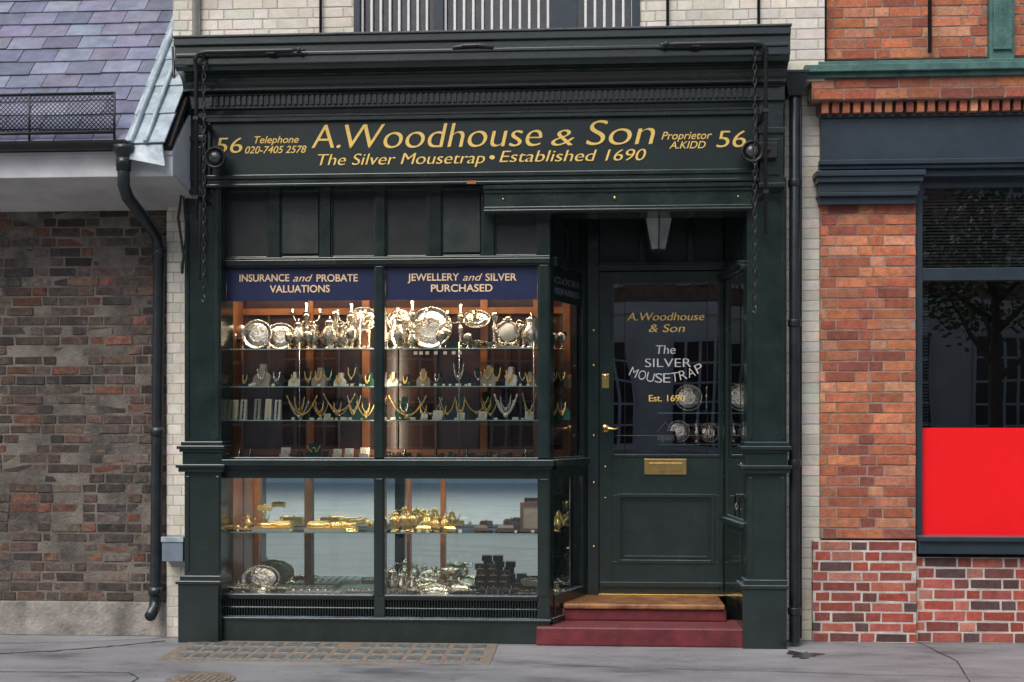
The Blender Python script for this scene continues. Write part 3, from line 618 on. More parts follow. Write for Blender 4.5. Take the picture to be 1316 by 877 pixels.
for px,s in ((562,.045),(592,.035),(620,.04),(680,.04),(545,.03),(420,.03)): put(ringbox,'ring_box',px,.29,S3+.005,s*.8,CARD,CARD)
for k in range(30):
    px=random.choice((R(365,478),R(500,688))); put(tag,'price_tag',px,.27,S3+.006,R(.008,.013))
for k in range(14):
    px=random.choice((R(365,478),R(500,688))); put(ringbox,'ring_box',px,.31,S3+.005,R(.012,.018),random.choice((VELB,VELG)),CARD)
# floor of upper case
for px,s,m in ((366,.035,CARD),(433,.03,CARD),(448,.032,CARD),(468,.035,CARD),(403,.05,VELG),(385,.02,VELB),(418,.02,VELB)): put(ringbox,'ring_box',px,.27,SF+.002,s,m,m)
put(drape,'draped_necklace',403,.25,SF+.03,.05,.06,GOLDC,.005)
for k in range(40):
    px=R(497,690); put(ringbox,'ring_box',px,R(.22,.4),SF+.002,R(.010,.020),random.choice((VELB,VELB,VELG,WOODD,BEIGE)),VELB)
for px in (308,322,520,560,600,640,675): put(strapcard,'bracelet_stand',px,.3,SF+.002,.06,SILVER,VELB)
for px in (712,722):
    put(bust,'necklace_bust',px,.45,S3+.005,.17,VELG,GOLDC,2); put(goblet,'silver_goblet',px,.45,S1+.005,.13); put(bust,'necklace_bust',px,.46,S2+.005,.14,VELB,GOLDC,1)
# lower case shelf
for px,l in ((350,.14),(419,.15)): put(brushset,'gilt_brush_set',px,.31,SL+.006,l)
put(tray,'gilt_dressing_tray',308,.34,SL+.006,.07); put(casket,'gilt_casket',340,.42,SL+.15,.05); put(pot,'gilt_jug',318,.42,SL+.006,.12,GOLD)
put(brushset,'gilt_brush_set',440,.43,SL+.006,.11); put(casket,'gilt_casket',410,.44,SL+.006,.08); put(casket,'gilt_casket',362,.44,SL+.006,.08); put(dome,'gilt_dish',450,.30,SL+.006,.05,GOLD)
for px in (506,518,530): put(goblet,'gilt_cup',px,.30,SL+.006,R(.10,.13),GOLD)
for px,h in ((508,.16),(524,.15),(549,.15),(572,.13),(560,.12)): put(pot,'gilt_mug',px,.40,SL+.006,h,GOLD)
put(casket,'gilt_casket',545,.30,SL+.006,.055); put(casket,'gilt_casket',578,.33,SL+.006,.045); put(bowl,'gilt_bowl',562,.29,SL+.006,.05,GOLD)
put(pframe,'photo_frame',683,.34,SL+.006,.22); put(casket,'jewel_box',650,.32,SL+.006,.06,WOODD); put(casket,'jewel_box',666,.42,SL+.006,.08,VELB); put(casket,'jewel_box',618,.40,SL+.006,.05,WOODD)
# lower case floor
put(platter,'silver_platter',335,.42,LF+.004,.10,SILVER,1.5)
for px in (306,320,352,366): put(bowl,'silver_bowl',px,.26,LF+.002,.06)
put(dome,'silver_entree_dish',336,.30,LF+.002,.09); put(dome,'silver_entree_dish',306,.40,LF+.002,.09)
put(cutlerybox,'cutlery_box',405,.28,LF+.002,.20,CARD,PALEF); put(cutlerybox,'cutlery_box',462,.30,LF+.002,.10,BEIGE,CARD); put(cutlerybox,'cutlery_box',398,.5,LF+.002,.18,BEIGE,PALEF)
for px,h in ((504,.21),(516,.18),(530,.16)): put(pot,'silver_coffee_pot',px,.30,LF+.002,h)
put(dome,'silver_entree_dish',560,.27,LF+.002,.12); put(dome,'silver_entree_dish',548,.40,LF+.002,.16); put(dome,'silver_entree_dish',590,.38,LF+.002,.13)
for px in (532,585,600): put(bowl,'silver_bowl',px,.24,LF+.002,.055)
put(bowl,'silver_bowl',580,.44,LF+.10,.09)
put(cuffboxes,'cufflink_box_stack',640,.34,LF+.002,4,5,.038)
for px in (670,684,610,677): put(ringbox,'ring_box',px,.27,LF+.002,.035,VELB,CARD)
put(casket,'silver_casket',676,.36,LF+.002,.07,SILVER)
for k in range(18):
    put(tag,'price_tag',random.choice((R(300,476),R(500,688))),.25,random.choice((SL+.008,LF+.003)),R(.008,.014))
# side return lower goods
put(pot,'gilt_jug',716,.42,SL+.006,.13,GOLD); put(dome,'silver_entree_dish',716,.44,LF+.002,.07)
# ---------------------------------------------------------------- recess : steps, door
b=B()
xst0=X(689,0)
b.box(xst0,X(956,0),-.005,.42,0,Z(807,0,820),STEPR)
zt1=Z(807,0,820); 
b.box(X(722,.3),X(934,.3),.30,.8,zt1,Z(783,.3,820),STEPR)
zt2=Z(783,.3,820)
b.box(X(724,.28),X(932,.28),.275,.85,zt2,zt2+.04,THRW)
ste=b.build('entrance_steps',shop,bevel=.012)
ZF=zt2+.04
b=B()
Yd=.80
dx0,dx1=X(770,Yd),X(930,Yd); dz0=ZF+.012; dz1=Z(349,Yd,850)
b.box(X(755,Yd),dx0-.004,Yd-.03,Yd+.1,ZF,zceil,GREEN); b.box(dx1+.004,X(944,Yd),Yd-.03,Yd+.1,ZF,zceil,GREEN)
b.box(dx0-.004,dx1+.004,Yd-.035,Yd+.1,dz1+.006,dz1+.07,GREEN); b.box(dx0-.004,dx1+.004,Yd-.05,Yd+.1,dz1+.028,dz1+.048,GREEN)
b.box(X(755,Yd),X(944,Yd),Yd-.03,Yd+.1,Z(276,Yd,850),zceil,GREEN)
tz1=Z(276,Yd,850); tz0=dz1+.07
for a,c in ((822,830),(883,891)): b.box(X(a,Yd),X(c,Yd),Yd-.025,Yd+.08,tz0,tz1,GREEN)
b.box(dx0,dx1,Yd+.03,Yd+.035,tz0,tz1,PANE)
b.box(dx0-.004,dx1+.004,Yd-.05,Yd+.1,ZF-.002,ZF+.010,BRASS)
b.build('door_frame',shop,bevel=.003)
b=B()
gx0,gx1=X(787,Yd),X(925,Yd); gz0,gz1=Z(586,Yd,850),Z(363,Yd,850)
b.box(dx0,gx0,Yd,Yd+.045,dz0,dz1,GREEN); b.box(gx1,dx1,Yd,Yd+.045,dz0,dz1,GREEN)
b.box(gx0,gx1,Yd,Yd+.045,gz1,dz1,GREEN)
pz0,pz1=Z(722,Yd,850),Z(637,Yd,850); px0,px1=X(795,Yd),X(916,Yd)
b.box(gx0,gx1,Yd,Yd+.045,pz1,gz0,GREEN); b.box(gx0,gx1,Yd,Yd+.045,dz0,pz0,GREEN)
b.box(gx0,px0,Yd+.001,Yd+.044,pz0,pz1,GREEN); b.box(px1,gx1,Yd+.001,Yd+.044,pz0,pz1,GREEN)
b.box(px0,px1,Yd+.022,Yd+.04,pz0,pz1,GREEN)
def mould(x0,x1,z0,z1,w,y0,y1):
    b.box(x0,x0+w,y0,y1,z0,z1,GREEN); b.box(x1-w,x1,y0,y1,z0,z1,GREEN)
    b.box(x0+w,x1-w,y0,y1,z0,z0+w,GREEN); b.box(x0+w,x1-w,y0,y1,z1-w,z1,GREEN)
mould(px0-.012,px1+.012,pz0-.012,pz1+.012,.024,Yd-.014,Yd+.03); mould(px0+.03,px1-.03,pz0+.03,pz1-.03,.012,Yd+.012,Yd+.03)
mould(gx0-.008,gx1+.008,gz0-.008,gz1+.008,.018,Yd-.010,Yd+.03)
b.box(dx0+.005,dx1-.005,Yd-.02,Yd,dz0+.05,dz0+.085,GREEN)
LC=BLACK; yl=Yd+.018
def ln(p,q,r=.0035): b.tube([(X(p[0],yl),yl,Z(p[1],yl,850)),(X(q[0],yl),yl,Z(q[1],yl,850))],r,LC,5)
ln((787,386),(925,386)); 
for px in (803,909): ln((px,363),(px,586))
for c in (787,810,833,856,879,902):
    ln((c,386),(c+11.5,363)); ln((c+11.5,363),(c+23,386))
ln((787,560),(925,560),.003)
b.box(X(828,Yd),X(882,Yd),Yd-.012,Yd,Z(610,Yd,850),Z(590,Yd,850),BRASS)
b.box(X(834,Yd),X(876,Yd),Yd-.020,Yd-.012,Z(606,Yd,850),Z(595,Yd,850),BRASS)
hx,hz=X(778,Yd),Z(551,Yd,780)
b.lathe([(.0001,0),(.03,0),(.03,.008),(.014,.014),(.012,.03),(.0001,.03)],BRASS,Matrix.Translation((hx,Yd,hz))@RX(math.radians(90)),18)
b.tube([(hx,Yd-.03,hz),(hx+.03,Yd-.045,hz),(hx+.075,Yd-.045,hz-.004),(hx+.10,Yd-.04,hz+.004)],[.011,.010,.008,.006],BRASS,8)
for py,r in ((484,.022),(600,.010),(640,.009)):
    b.lathe([(.0001,0),(r,0),(r*.9,.006),(r*.4,.010),(.0001,.010)],BRASS,Matrix.Translation((hx,Yd,Z(py,Yd,780)))@RX(math.radians(90)),16)
b.box(hx-.028,hx+.028,Yd-.006,Yd,Z(499,Yd,780),Z(481,Yd,780),BRASS)
for py in (425,470,560,620,702): b.ball((X(763,Yd),Yd-.035,Z(py,Yd,760)),.012,BRASS)
b.build('shop_door',shop,bevel=.003)
b=B(); b.quad([(gx0,Yd+.024,gz0),(gx1,Yd+.024,gz0),(gx1,Yd+.024,gz1),(gx0,Yd+.024,gz1)],GLASSD); b.build('door_glass',shop)
Yg=Yd+.020
def dt(s,a,c,base,cap,m,sh=0,bd=0,nib=0): return text(s,X(a,Yg),X(c,Yg),Z(base,Yg,(a+c)/2),cap/165,Yg,m,shop,shear=sh,bold=bd,nib=nib,ext=.0006)
dt('A.Woodhouse',806,905,412,10,GOLDP,.2,-.01,.0018); dt('& Son',834,880,427,10,GOLDP,.2,-.01,.0018)
dt('The',843,868,455,11,WHITEL,.1,-.01,.0014)
dt('SILVER',829,888,472,11,WHITEL,0,-.015,.0016)
s_='MOUSETRAP'
for i,ch in enumerate(s_):
    t=(i+.5)/len(s_)*2-1
    px=857+50*t; py=492-13*t*t; slope=-26*t/50
    o=dt(ch,px-4.7,px+4.7,py,12,WHITEL,0,-.01,0.0); o.rotation_euler=(math.pi/2,math.atan(slope)*1.0,0)
dt('Est. 1690',834,880,516,8,GOLDP,0,.0,.0008)
e=empty('open_sign'); b=B(); yy=Yd+.10
b.hexa([(X(840,yy),yy,Z(570,yy,850)),(X(871,yy),yy,Z(570,yy,850)),(X(871,yy),yy+.006,Z(570,yy,850)),(X(840,yy),yy+.006,Z(570,yy,850)),(X(843,yy),yy,Z(554,yy,850)),(X(868,yy),yy,Z(554,yy,850)),(X(868,yy),yy+.006,Z(554,yy,850)),(X(843,yy),yy+.006,Z(554,yy,850))],VELB)
b.tube([(X(845,yy),yy,Z(555,yy,850)),(X(855,yy),yy,Z(543,yy,850)),(X(866,yy),yy,Z(555,yy,850))],.0025,CARD,5); b.build('board',e)
text('open',X(845,yy),X(866,yy),Z(566,yy,850),.045,yy-.003,CARD,e,bold=.01)
b=B(); b.box(X(845,1.2),X(945,1.2),1.1,1.35,ZF,ZF+.9,WOODD)
for zz in (ZF+.9,ZF+1.15,ZF+1.4): b.box(X(845,1.2),X(945,1.2),1.1,1.35,zz,zz+.01,SHEDGE)
b.build('interior_cabinet',shop)
for px,fn,h,zz in ((865,pot,.17,ZF+.91),(885,bowl,.07,ZF+.91),(905,goblet,.16,ZF+.91),(872,platter,.09,ZF+1.17),(895,pot,.18,ZF+1.17),(912,platter,.08,ZF+1.17),(885,platter,.11,ZF+1.42),(908,stick,.2,ZF+1.42)):
    put(fn,'silver_'+{'pot':'coffee_pot','bowl':'bowl','goblet':'goblet','platter':'platter','stick':'candlestick'}[fn.__name__],px,1.18,zz,h)
# right hand slim showcase (splayed)
Q0=(X(958,.06),.06); Q1=(X(931,.77),.77)
e_=Vector((Q1[0]-Q0[0],Q1[1]-Q0[1])); Lq=e_.length; e_.normalize(); m_=Vector((-e_.y,e_.x))
b=B()
def qb(t0,t1,n0,n1,z0,z1,m=GREEN): b.obox(Q0,e_,m_,t0,t1,n0,n1,z0,z1,m)
zc1,zc0=Z(355,.4,945),Z(665,.4,945)
qb(-.05,.06,-.06,.0,0,zceil); qb(Lq-.06,Lq,-.06,.0,ZF,zceil); qb(.06,Lq-.06,-.04,0.0,zc1,zceil); qb(.06,Lq-.06,-.04,0.0,.1,zc0)
qb(.0,Lq-.05,.0,.035,zc1+.01,zc1+.04); qb(.0,Lq-.05,0,.055,zc1+.04,zc1+.07); qb(0,Lq-.05,0,.04,zc0-.05,zc0-.02)
qb(.1,Lq-.1,0,.012,ZF+.12,zc0-.1)
qb(.06,Lq-.06,-.13,-.12,zc0,zc1,MIRROR)
for k in range(1,6):
    zz=zc0+(zc1-zc0)*k/6; qb(.06,Lq-.06,-.12,-.01,zz,zz+.005,SHEDGE)
qs=[(Q0[0]+e_[0]*t+m_[0]*-.01,Q0[1]+e_[1]*t+m_[1]*-.01) for t in (.06,Lq-.06)]
b.quad([(*qs[0],zc0),(*qs[1],zc0),(*qs[1],zc1),(*qs[0],zc1)],GLASS)
b.build('slim_showcase',shop,bevel=.003)
for k in range(0,6):
    zz=zc0+(zc1-zc0)*k/6+.006
    for t in (.18,.34,.5):
        bb=B(); random.choice((goblet,pot,stick))(bb,R(.09,.14)); bb.build('silver_ornament',None,0,(Q0[0]+e_[0]*t-m_[0]*.06,Q0[1]+e_[1]*t-m_[1]*.06,zz))
# lantern in porch
b=B(); yl=.42; lx=X(846,yl); lz=Z(322,yl,846)
M=Matrix.Translation((lx,yl,lz))
b.lathe([(.0001,0),(.055,0),(.06,.01),(.115,.24)],LANTG,M,6,False)
b.lathe([(.122,.24),(.125,.255),(.06,.32),(.03,.34),(.0001,.36)],BLACK,M,6,False)
for k in range(6):
    a=2*math.pi*k/6+math.pi/6; b.tube([(lx+.062*math.cos(a),yl+.062*math.sin(a),lz),(lx+.12*math.cos(a),yl+.12*math.sin(a),lz+.245)],.005,BLACK,5)
b.lathe([(.0001,-.03),(.012,-.02),(.05,-.005),(.06,.004),(.0001,.004)],BLACK,M,6,False)
b.tube([(lx,yl,lz+.34),(lx,yl,zceil)],.006,BLACK,6); b.build('porch_lantern')
# ---------------------------------------------------------------- shop upper wall
b=B(); Yw=.15
zc=Z(38,-.37)
z7=zc+2.6
wx0,wx1=X(455,Yw),X(822,Yw); wz0=zc+.0
brickwork(b,X(222,Yw),wx0,zc-.25,z7,Yw,PAL_W,MBR_P,MORT_P,joint=.008,mdepth=.003,jit=.001)
brickwork(b,wx1,X(1060,Yw),zc-.25,z7,Yw,PAL_W,MBR_P,MORT_P,joint=.008,mdepth=.003,jit=.001)
brickwork(b,wx0,wx1,wz0+1.7,z7,Yw,PAL_W,MBR_P,MORT_P,joint=.008,mdepth=.003,jit=.001)
brickwork(b,X(1008,.33),X(1056,.33),0,zc,.33,PAL_W,MBR_P,MORT_P,joint=.006,mdepth=.002,jit=.001)
brickwork(b,X(214,.18),X(240,.18),0,zc,.18,PAL_W,MBR_P,MORT_P,joint=.005,mdepth=.0015,jit=.0007)
b.box(X(222,Yw)+.01,X(1060,Yw),.45,2.4,zceil+.2,z7,CREAMW)
b.build('painted_brick_wall',shop,bevel=.003,seg=1)
b=B()
WF=BLUEP
b.box(wx0,wx1,Yw-.03,Yw+.2,wz0+.06,wz0+.13,WF)
for a,c in ((455,463),(558,570),(706,742),(812,822)): b.box(X(a,Yw),X(c,Yw),Yw-.02,Yw+.12,wz0,wz0+1.7,WF)
b.box(wx0,wx1,Yw-.01,Yw+.12,wz0+1.66,wz0+1.7,WF)
b.box(wx0,wx1,Yw+.12,Yw+.15,wz0,wz0+1.7,GREYC)
x=wx0+.05
while x<wx1-.03:
    b.box(x,x+.018,Yw+.012,Yw+.03,wz0+.13,wz0+1.66,CURT); x+=.068
b.quad([(wx0,Yw+.06,wz0),(wx1,Yw+.06,wz0),(wx1,Yw+.06,wz0+1.7),(wx0,Yw+.06,wz0+1.7)],GLASS)
b.build('upper_window',shop,bevel=.003)
b=B(); yy=-.352
b.tube([(X(582,yy),yy-.01,Z(62,yy,607)),(X(600,yy),yy-.02,Z(60,yy,607)),(X(615,yy),yy-.02,Z(60,yy,607)),(X(634,yy),yy-.01,Z(62,yy,607))],.015,BLACK,8)
b.box(X(590,yy),X(625,yy),yy-.005,yy+.02,Z(66,yy,607),Z(56,yy,607),BLACK)
for x in (X(596,yy),X(618,yy)): b.ball((x,yy-.03,Z(61,yy,607)),.011,BLACK)
b.build('cornice_bracket',shop,bevel=.002)
# ---------------------------------------------------------------- iron arms with chains
def chain(b,x,y,za,zb,m=BLACK,L=.045):
    k=0; z=za
    while z>zb:
        pts=[]
        for i in range(8):
            a=2*math.pi*i/8; u=.012*math.cos(a); v=L*.62*math.sin(a)
            pts.append((x+(u if k%2 else 0),y+(0 if k%2 else u),z+v))
        b.tube(pts,.0045,m,5,True); z-=L; k+=1
def arm(pa,pe,py,pv,zdn_py,pc,chain_end,sg):
    b=B(); y=-.40
    xa,xe_,xv=X(pa,y),X(pe,y),X(pv,y); z=Z(py,y,(pa+pv)/2)
    dr=1 if xa<xv else -1
    b.tube([(xa,y,z),(xa+dr*.06,y,z),(xv-dr*.08,y,z),(xv-dr*.03,y,z-.01),(xv,y+.01,z-.05),(xv,y+.04,z-.12),(xv,y+.04,Z(zdn_py,y,pv))],[.009,.015,.015,.016,.016,.014,.012],BLACK,8)
    b.ball((xa,y,z),.020,BLACK); b.tube([(xa-dr*.0,y,z),(xa-dr*.05,y,z)],[.014,.004],BLACK,6)
    b.box(xa+dr*.2-.03,xa+dr*.2+.03,y-.008,y+.06,z-.02,z+.02,BLACK)
    xc_=X(pc,y+.02); chain(b,xc_,y+.02,z-.03,Z(chain_end,y,pc)); zc_=Z(chain_end,y,pc)
    b.tube([(xc_,y+.02,zc_),(xc_+.012,y+.02,zc_-.03),(xc_,y+.02,zc_-.06),(xc_-.016,y+.02,zc_-.04)],.007,BLACK,6)
    for zz in (z-.45,z-1.0):
        b.box(xv-.018,xv+.018,y+.02,y+.34,zz-.012,zz+.012,BLACK)
    return b.build('awning_arm')
arm(384,252,66,250,280,262,378,1)
arm(856,985,56,985,300,970,392,-1)
b=B(); x=X(257,-.08); b.tube([(x,-.08,Z(240,-.08,257)),(x,-.08,Z(360,-.08,257))],.008,BLACK,6); b.build('awning_pull_rod')
LENS=mat('lamp_lens',(.05,.055,.06),rough=.12)
for px,py in ((278,204),(966,196)):
    b=B(); y=-.14; M=Matrix.Translation((X(px,y),y,Z(py,y,px)))@RX(math.radians(90))
    b.lathe([(.0001,-.05),(.03,-.05),(.055,-.03),(.075,0),(.078,.03),(.074,.045),(.066,.045),(.062,.03),(.0001,.034)],BLACK,M,24)
    b.lathe([(.0001,.036),(.05,.036),(.03,.048),(.0001,.052)],LENS,M,20)
    b.tube([(X(px,y),y+.04,Z(py,y,px)),(X(px,y),.0,Z(py,y,px)+.03)],.015,BLACK,8); b.build('round_spotlight')
b=B(); y=-.08; b.box(X(972,y),X(998,y),-.13,-.06,Z(205,y,985),Z(185,y,985),BLACK); b.ball((X(985,y),-.13,Z(195,y,985)),.02,BLACK); b.build('alarm_box',bevel=.005)
b=B(); y=-.06
b.tube([(X(px,y),y,Z(py,y,px)) for px,py in ((222,60),(224,110),(231,150),(228,190),(236,230),(229,280),(236,330),(234,352))],.010,BLACK,6)
b.tube([(X(px,y),y+.02,Z(py,y,px)) for px,py in ((232,90),(238,160),(233,230),(238,300),(232,345))],.006,BLACK,6)
b.build('electric_cable')
b=B(); y=.08; xp=X(1021,y)
b.tube([(xp,y,.03),(xp,y,Z(120,y,1021))],.038,PIPE,16)
for py in (240,420,600,790): b.lathe([(.0001,0),(.046,0),(.046,.05),(.0001,.05)],PIPE,Matrix.Translation((xp,y,Z(py,y,1021))),16)
b.hexa([(xp-.05,y-.05,Z(125,y,1021)),(xp+.05,y-.05,Z(125,y,1021)),(xp+.05,y+.08,Z(125,y,1021)),(xp-.05,y+.08,Z(125,y,1021)),(xp-.085,y-.09,Z(98,y,1021)),(xp+.085,y-.09,Z(98,y,1021)),(xp+.085,y+.09,Z(98,y,1021)),(xp-.085,y+.09,Z(98,y,1021))],PIPE)
b.box(xp-.09,xp+.09,y-.095,y+.09,Z(98,y,1021),Z(98,y,1021)+.02,PIPE)
b.tube([(xp+.05,y+.05,.05),(xp+.05,y+.05,Z(100,y,1021))],.012,PIPE,8)
b.build('rainwater_downpipe',bevel=.003)
# ---------------------------------------------------------------- LEFT BUILDING
lb=empty('slate_roofed_brick_building')
b=B(); YL=.25
xlw=X(217,YL); zpl_=Z(773,YL,100); zso=Z(272,YL,100)
brickwork(b,-5.6,xlw,zpl_,zso+.1,YL,PAL_L,MBR_L,MORT_L,jit=.005,joint=.013,mdepth=.003,jt=.004,dv=.28,course=.073)
b.box(-5.6,xlw,YL-.03,YL+.2,0,zpl_,CONC)
b.box(-5.6,xlw,YL+.28,YL+3,0,zso,DARK)
b.build('brick_wall',lb,bevel=.004,seg=1)
b=B(); Ye=-.45
xfe=X(222,Ye); zfa=Z(228,Ye,100); zfb=Z(192,Ye,100)
b.box(-5.6,xfe,Ye,Ye+.03,zfa,zfb,WHITEP); b.box(-5.6,xfe,Ye-.012,Ye,zfb-.05,zfb-.002,WHITEP)
b.hexa([(-5.6,Ye+.031,zfa+.0),(xfe-.002,Ye+.031,zfa+.0),(xfe-.002,YL-.004,zso),(-5.6,YL-.004,zso),(-5.6,Ye+.031,zfa+.03),(xfe-.002,Ye+.031,zfa+.03),(xfe-.002,YL-.004,zso+.03),(-5.6,YL-.004,zso+.03)],SOFF)
b.hexa([(xfe-.02,Ye+.03,zfa+.03),(xfe,Ye+.03,zfa+.03),(xfe,YL,zso+.03),(xfe-.02,YL,zso+.03),(xfe-.02,Ye+.03,zfb),(xfe,Ye+.03,zfb),(xfe,YL,zfb+.6),(xfe-.02,YL,zfb+.6)],WHITEP)
b.build('eaves_fascia_and_soffit',lb,bevel=.004)
b=B(); pit=math.radians(50); cp,sp=math.cos(pit),math.sin(pit)
y0,z0=Ye-.05,zfb+.01; xs_=X(170,Ye)
def RP(x,s,h): return (x,y0+s*cp-h*sp,z0+s*sp+h*cp)
b.hexa([RP(-5.6,0,-.05),RP(xfe,0,-.05),RP(xfe,4,-.05),RP(-5.6,4,-.05),RP(-5.6,0,-.01),RP(xfe,0,-.01),RP(xfe,4,-.01),RP(-5.6,4,-.01)],DARK,col=(.05,.05,.05))
SP=[(.17,.18,.25),(.145,.155,.22),(.21,.22,.30),(.185,.185,.26),(.22,.24,.33),(.14,.15,.205),(.185,.18,.235),(.25,.265,.35)]
expo=.165; wS=.27
for r in range(22):
    x=xs_; first=(r%2)
    while x>-5.6:
        w=wS*.5 if first else wS; first=0
        s=r*expo; j=random.uniform(-.008,.008); h=random.uniform(0,.005)
        b.hexa([RP(x-w+.003,s+j+random.uniform(-.003,.003),.014+h),RP(x-.003,s+j,.014+h),RP(x-.003,s+.4,-.008),RP(x-w+.003,s+.4,-.008),RP(x-w+.003,s+j,.024+h),RP(x-.003,s+j,.024+h),RP(x-.003,s+.4,.0),RP(x-w+.003,s+.4,.0)],MSLATE,col=jig(random.choice(SP),.10))
        x-=w
b.build('slate_roof',lb)
b=B()
for k in range(12):
    s=k*.33
    b.hexa([RP(xs_-.03+R(-.015,.015),s-.02,.024),RP(xs_+.26,s-.02,.03),RP(xs_+.26,s+.34,.012),RP(xs_-.03,s+.34,.018),RP(xs_-.03,s-.02,.034),RP(xs_+.26,s-.02,.046),RP(xs_+.26,s+.34,.03),RP(xs_-.03,s+.34,.026)],LEAD)
b.tube([RP(xs_+.02,-.03,.045),RP(xs_+.02,1,.045),RP(xs_+.02,3.9,.045)],.022,LEAD,10)
b.tube([RP(xs_+.13,-.03,.05),RP(xs_+.13,3.9,.05)],.016,LEAD,10)
b.hexa([RP(xs_,-.03,.02),RP(xs_+.24,-.03,.02),RP(xs_+.24,-.0,.02),RP(xs_,-.0,.02)]+[(xs_-.02,y0-.06,z0-.10),(xs_+.27,y0-.06,z0-.16),(xs_+.27,y0-.03,z0-.16),(xs_-.02,y0-.03,z0-.10)],LEAD)
b.build('lead_verge_flashing',lb,bevel=.004)
b=B(); yg=Ye-.09; zg=Z(187,yg,80); xg=X(164,yg); pts=[]
for k in range(11):
    a=math.pi+math.pi*k/10; pts.append((yg+.06*math.cos(a),zg+.06*math.sin(a)*.9+.02))
for k in range(10,-1,-1):
    a=math.pi+math.pi*k/10; pts.append((yg+.053*math.cos(a),zg+.053*math.sin(a)*.9+.022))
b.prof(pts,-5.6,xg,BLACK,False); b.box(xg-.003,xg+.003,yg-.06,yg+.06,zg-.035,zg+.022,BLACK)
b.build('gutter',lb)
b=B(); yd=.15
dp=[(X(159,yg),yg,zg-.02),(X(159,yg),yg,Z(238,yg,159)),(X(164,yg+.05),yg+.05,Z(252,yg,160)),(X(200,.10),.10,Z(300,.1,200)),(X(205,yd),yd,Z(322,yd,205)),(X(204,yd),yd,Z(400,yd,205)),(X(200,yd),yd,Z(770,yd,200)),(X(199,yd-.01),yd-.02,Z(782,yd,200)),(X(193,.02),.02,Z(792,.02,194))]
b.tube(dp,.042,PIPE,16)
for p_ in ((X(159,yg),yg,Z(215,yg,159)),(X(205,yd),yd,Z(330,yd,205)),(X(202.5,yd),yd,Z(560,yd,205)),(X(200,yd),yd,Z(765,yd,205))):
    b.lathe([(.0001,0),(.052,0),(.052,.06),(.0001,.06)],PIPE,Matrix.Translation(p_),16)
b.lathe([(.0001,-.02),(.05,-.02),(.05,.09),(.075,.12),(.075,.15),(.0001,.15)],PIPE,Matrix.Translation((X(159,yg),yg,zg-.16)),16)
b.build('swan_neck_downpipe')
b=B(); yy=.06; b.box(X(208,yy),X(235,yy),yy,.17,Z(722,yy,220),Z(691,yy,220),mat('grey_blue_box',(.16,.21,.26),(.11,.15,.19),rough=.5,scale=8)); b.box(X(207,yy),X(236,yy),yy-.008,yy,Z(697,yy,220),Z(690,yy,220),LEAD); b.build('meter_box',bevel=.004)
b=B(); ym=Ye-.06; gz0_,gz1_=Z(171,ym,80),Z(121,ym,80); gxr=X(147,ym); gxl=-5.4
for zz in (gz0_,gz1_): b.tube([(gxl,ym,zz),(gxr,ym,zz)],.011,BLACK,6)
x=gxr
while x>gxl:
    b.tube([(x,ym,gz0_-.09),(x,ym,gz1_+.01)],.009,BLACK,6); x-=.60
hh=gz1_-gz0_; x=gxl
while x<gxr:
    for q in (0,1):
        xa,xb=x,x+hh
        za,zb=(gz0_,gz1_) if q==0 else (gz1_,gz0_)
        if xb>gxr: zb=za+(zb-za)*(gxr-xa)/(xb-xa); xb=gxr
        b.tube([(xa,ym,za),(xb,ym,zb)],.0034,BLACK,4)
    x+=.032
b.build('roof_snow_guard')
# ---------------------------------------------------------------- RIGHT BUILDING
rb=empty('red_brick_corner_building')
YR=.30; XE=6.5
def ZR(py,Y=YR): return Z(py,Y,1180)
b=B()
xp0,xp1=X(1054,YR),X(1177,YR)
brickwork(b,xp0,xp1,ZR(693),ZR(262),YR,PAL_R,MBR_R,MORT_R,mdepth=.004,jt=.0018,dv=.18)
brickwork(b,X(1045,YR-.04),X(1178,YR-.04),0,ZR(696,YR-.04),YR-.04,PAL_B,MBR_R,MORT_W,mdepth=.003,joint=.013,back=.28,jt=.0022,dv=.2)
brickwork(b,X(1178,YR),XE,0,ZR(716),YR+.001,PAL_B,MBR_R,MORT_W,mdepth=.003,joint=.013,jt=.0022,dv=.2)
brickwork(b,X(1062,YR),X(1268,YR),ZR(76),7.2,YR-.02,PAL_R,MBR_R,MORT_R,mdepth=.004,jt=.0018,dv=.18)
brickwork(b,X(1300,YR),XE,ZR(76),7.2,YR-.02,PAL_R,MBR_R,MORT_R,mdepth=.004)
yb_=YR-.14
brickwork(b,X(1043,yb_),XE,ZR(127,yb_),ZR(99,yb_),yb_,PAL_R,MBR_R,MORT_R,mdepth=.004,header=False)
x=X(1056,YR-.1)
while x<XE:
    b.box(x,x+.05,YR-.10,YR,ZR(144,YR-.1),ZR(128,YR-.1),MBR_R,col=jig(random.choice(PAL_R))); x+=.075
b.box(X(1050,YR),XE,YR-.03,YR+.2,ZR(146),ZR(122),MORT_R,col=(.2,.1,.08))
b.build('brick_walls',rb,bevel=.003,seg=1)
b=B()
for z0,z1,p_ in ((ZR(99,YR-.15),ZR(93,YR-.15),.17),(ZR(93,YR-.15),ZR(84,YR-.15),.21),(ZR(84,YR-.15),ZR(77,YR-.15),.15)):
    b.box(X(1034,YR-.2),XE,YR-p_,YR+.1,z0,z1,TEAL)
b.box(X(1268,YR),X(1300,YR),YR-.07,YR+.1,ZR(77,YR-.15),7.2,TEAL)
b.box(X(1272,YR),X(1296,YR),YR-.09,YR-.07,ZR(70),7.0,TEAL)
b.build('teal_string_course',rb,bevel=.004)
b=B()
b.box(X(1054,YR),XE,YR-.03,YR+.2,ZR(212),ZR(147),BLUEP)
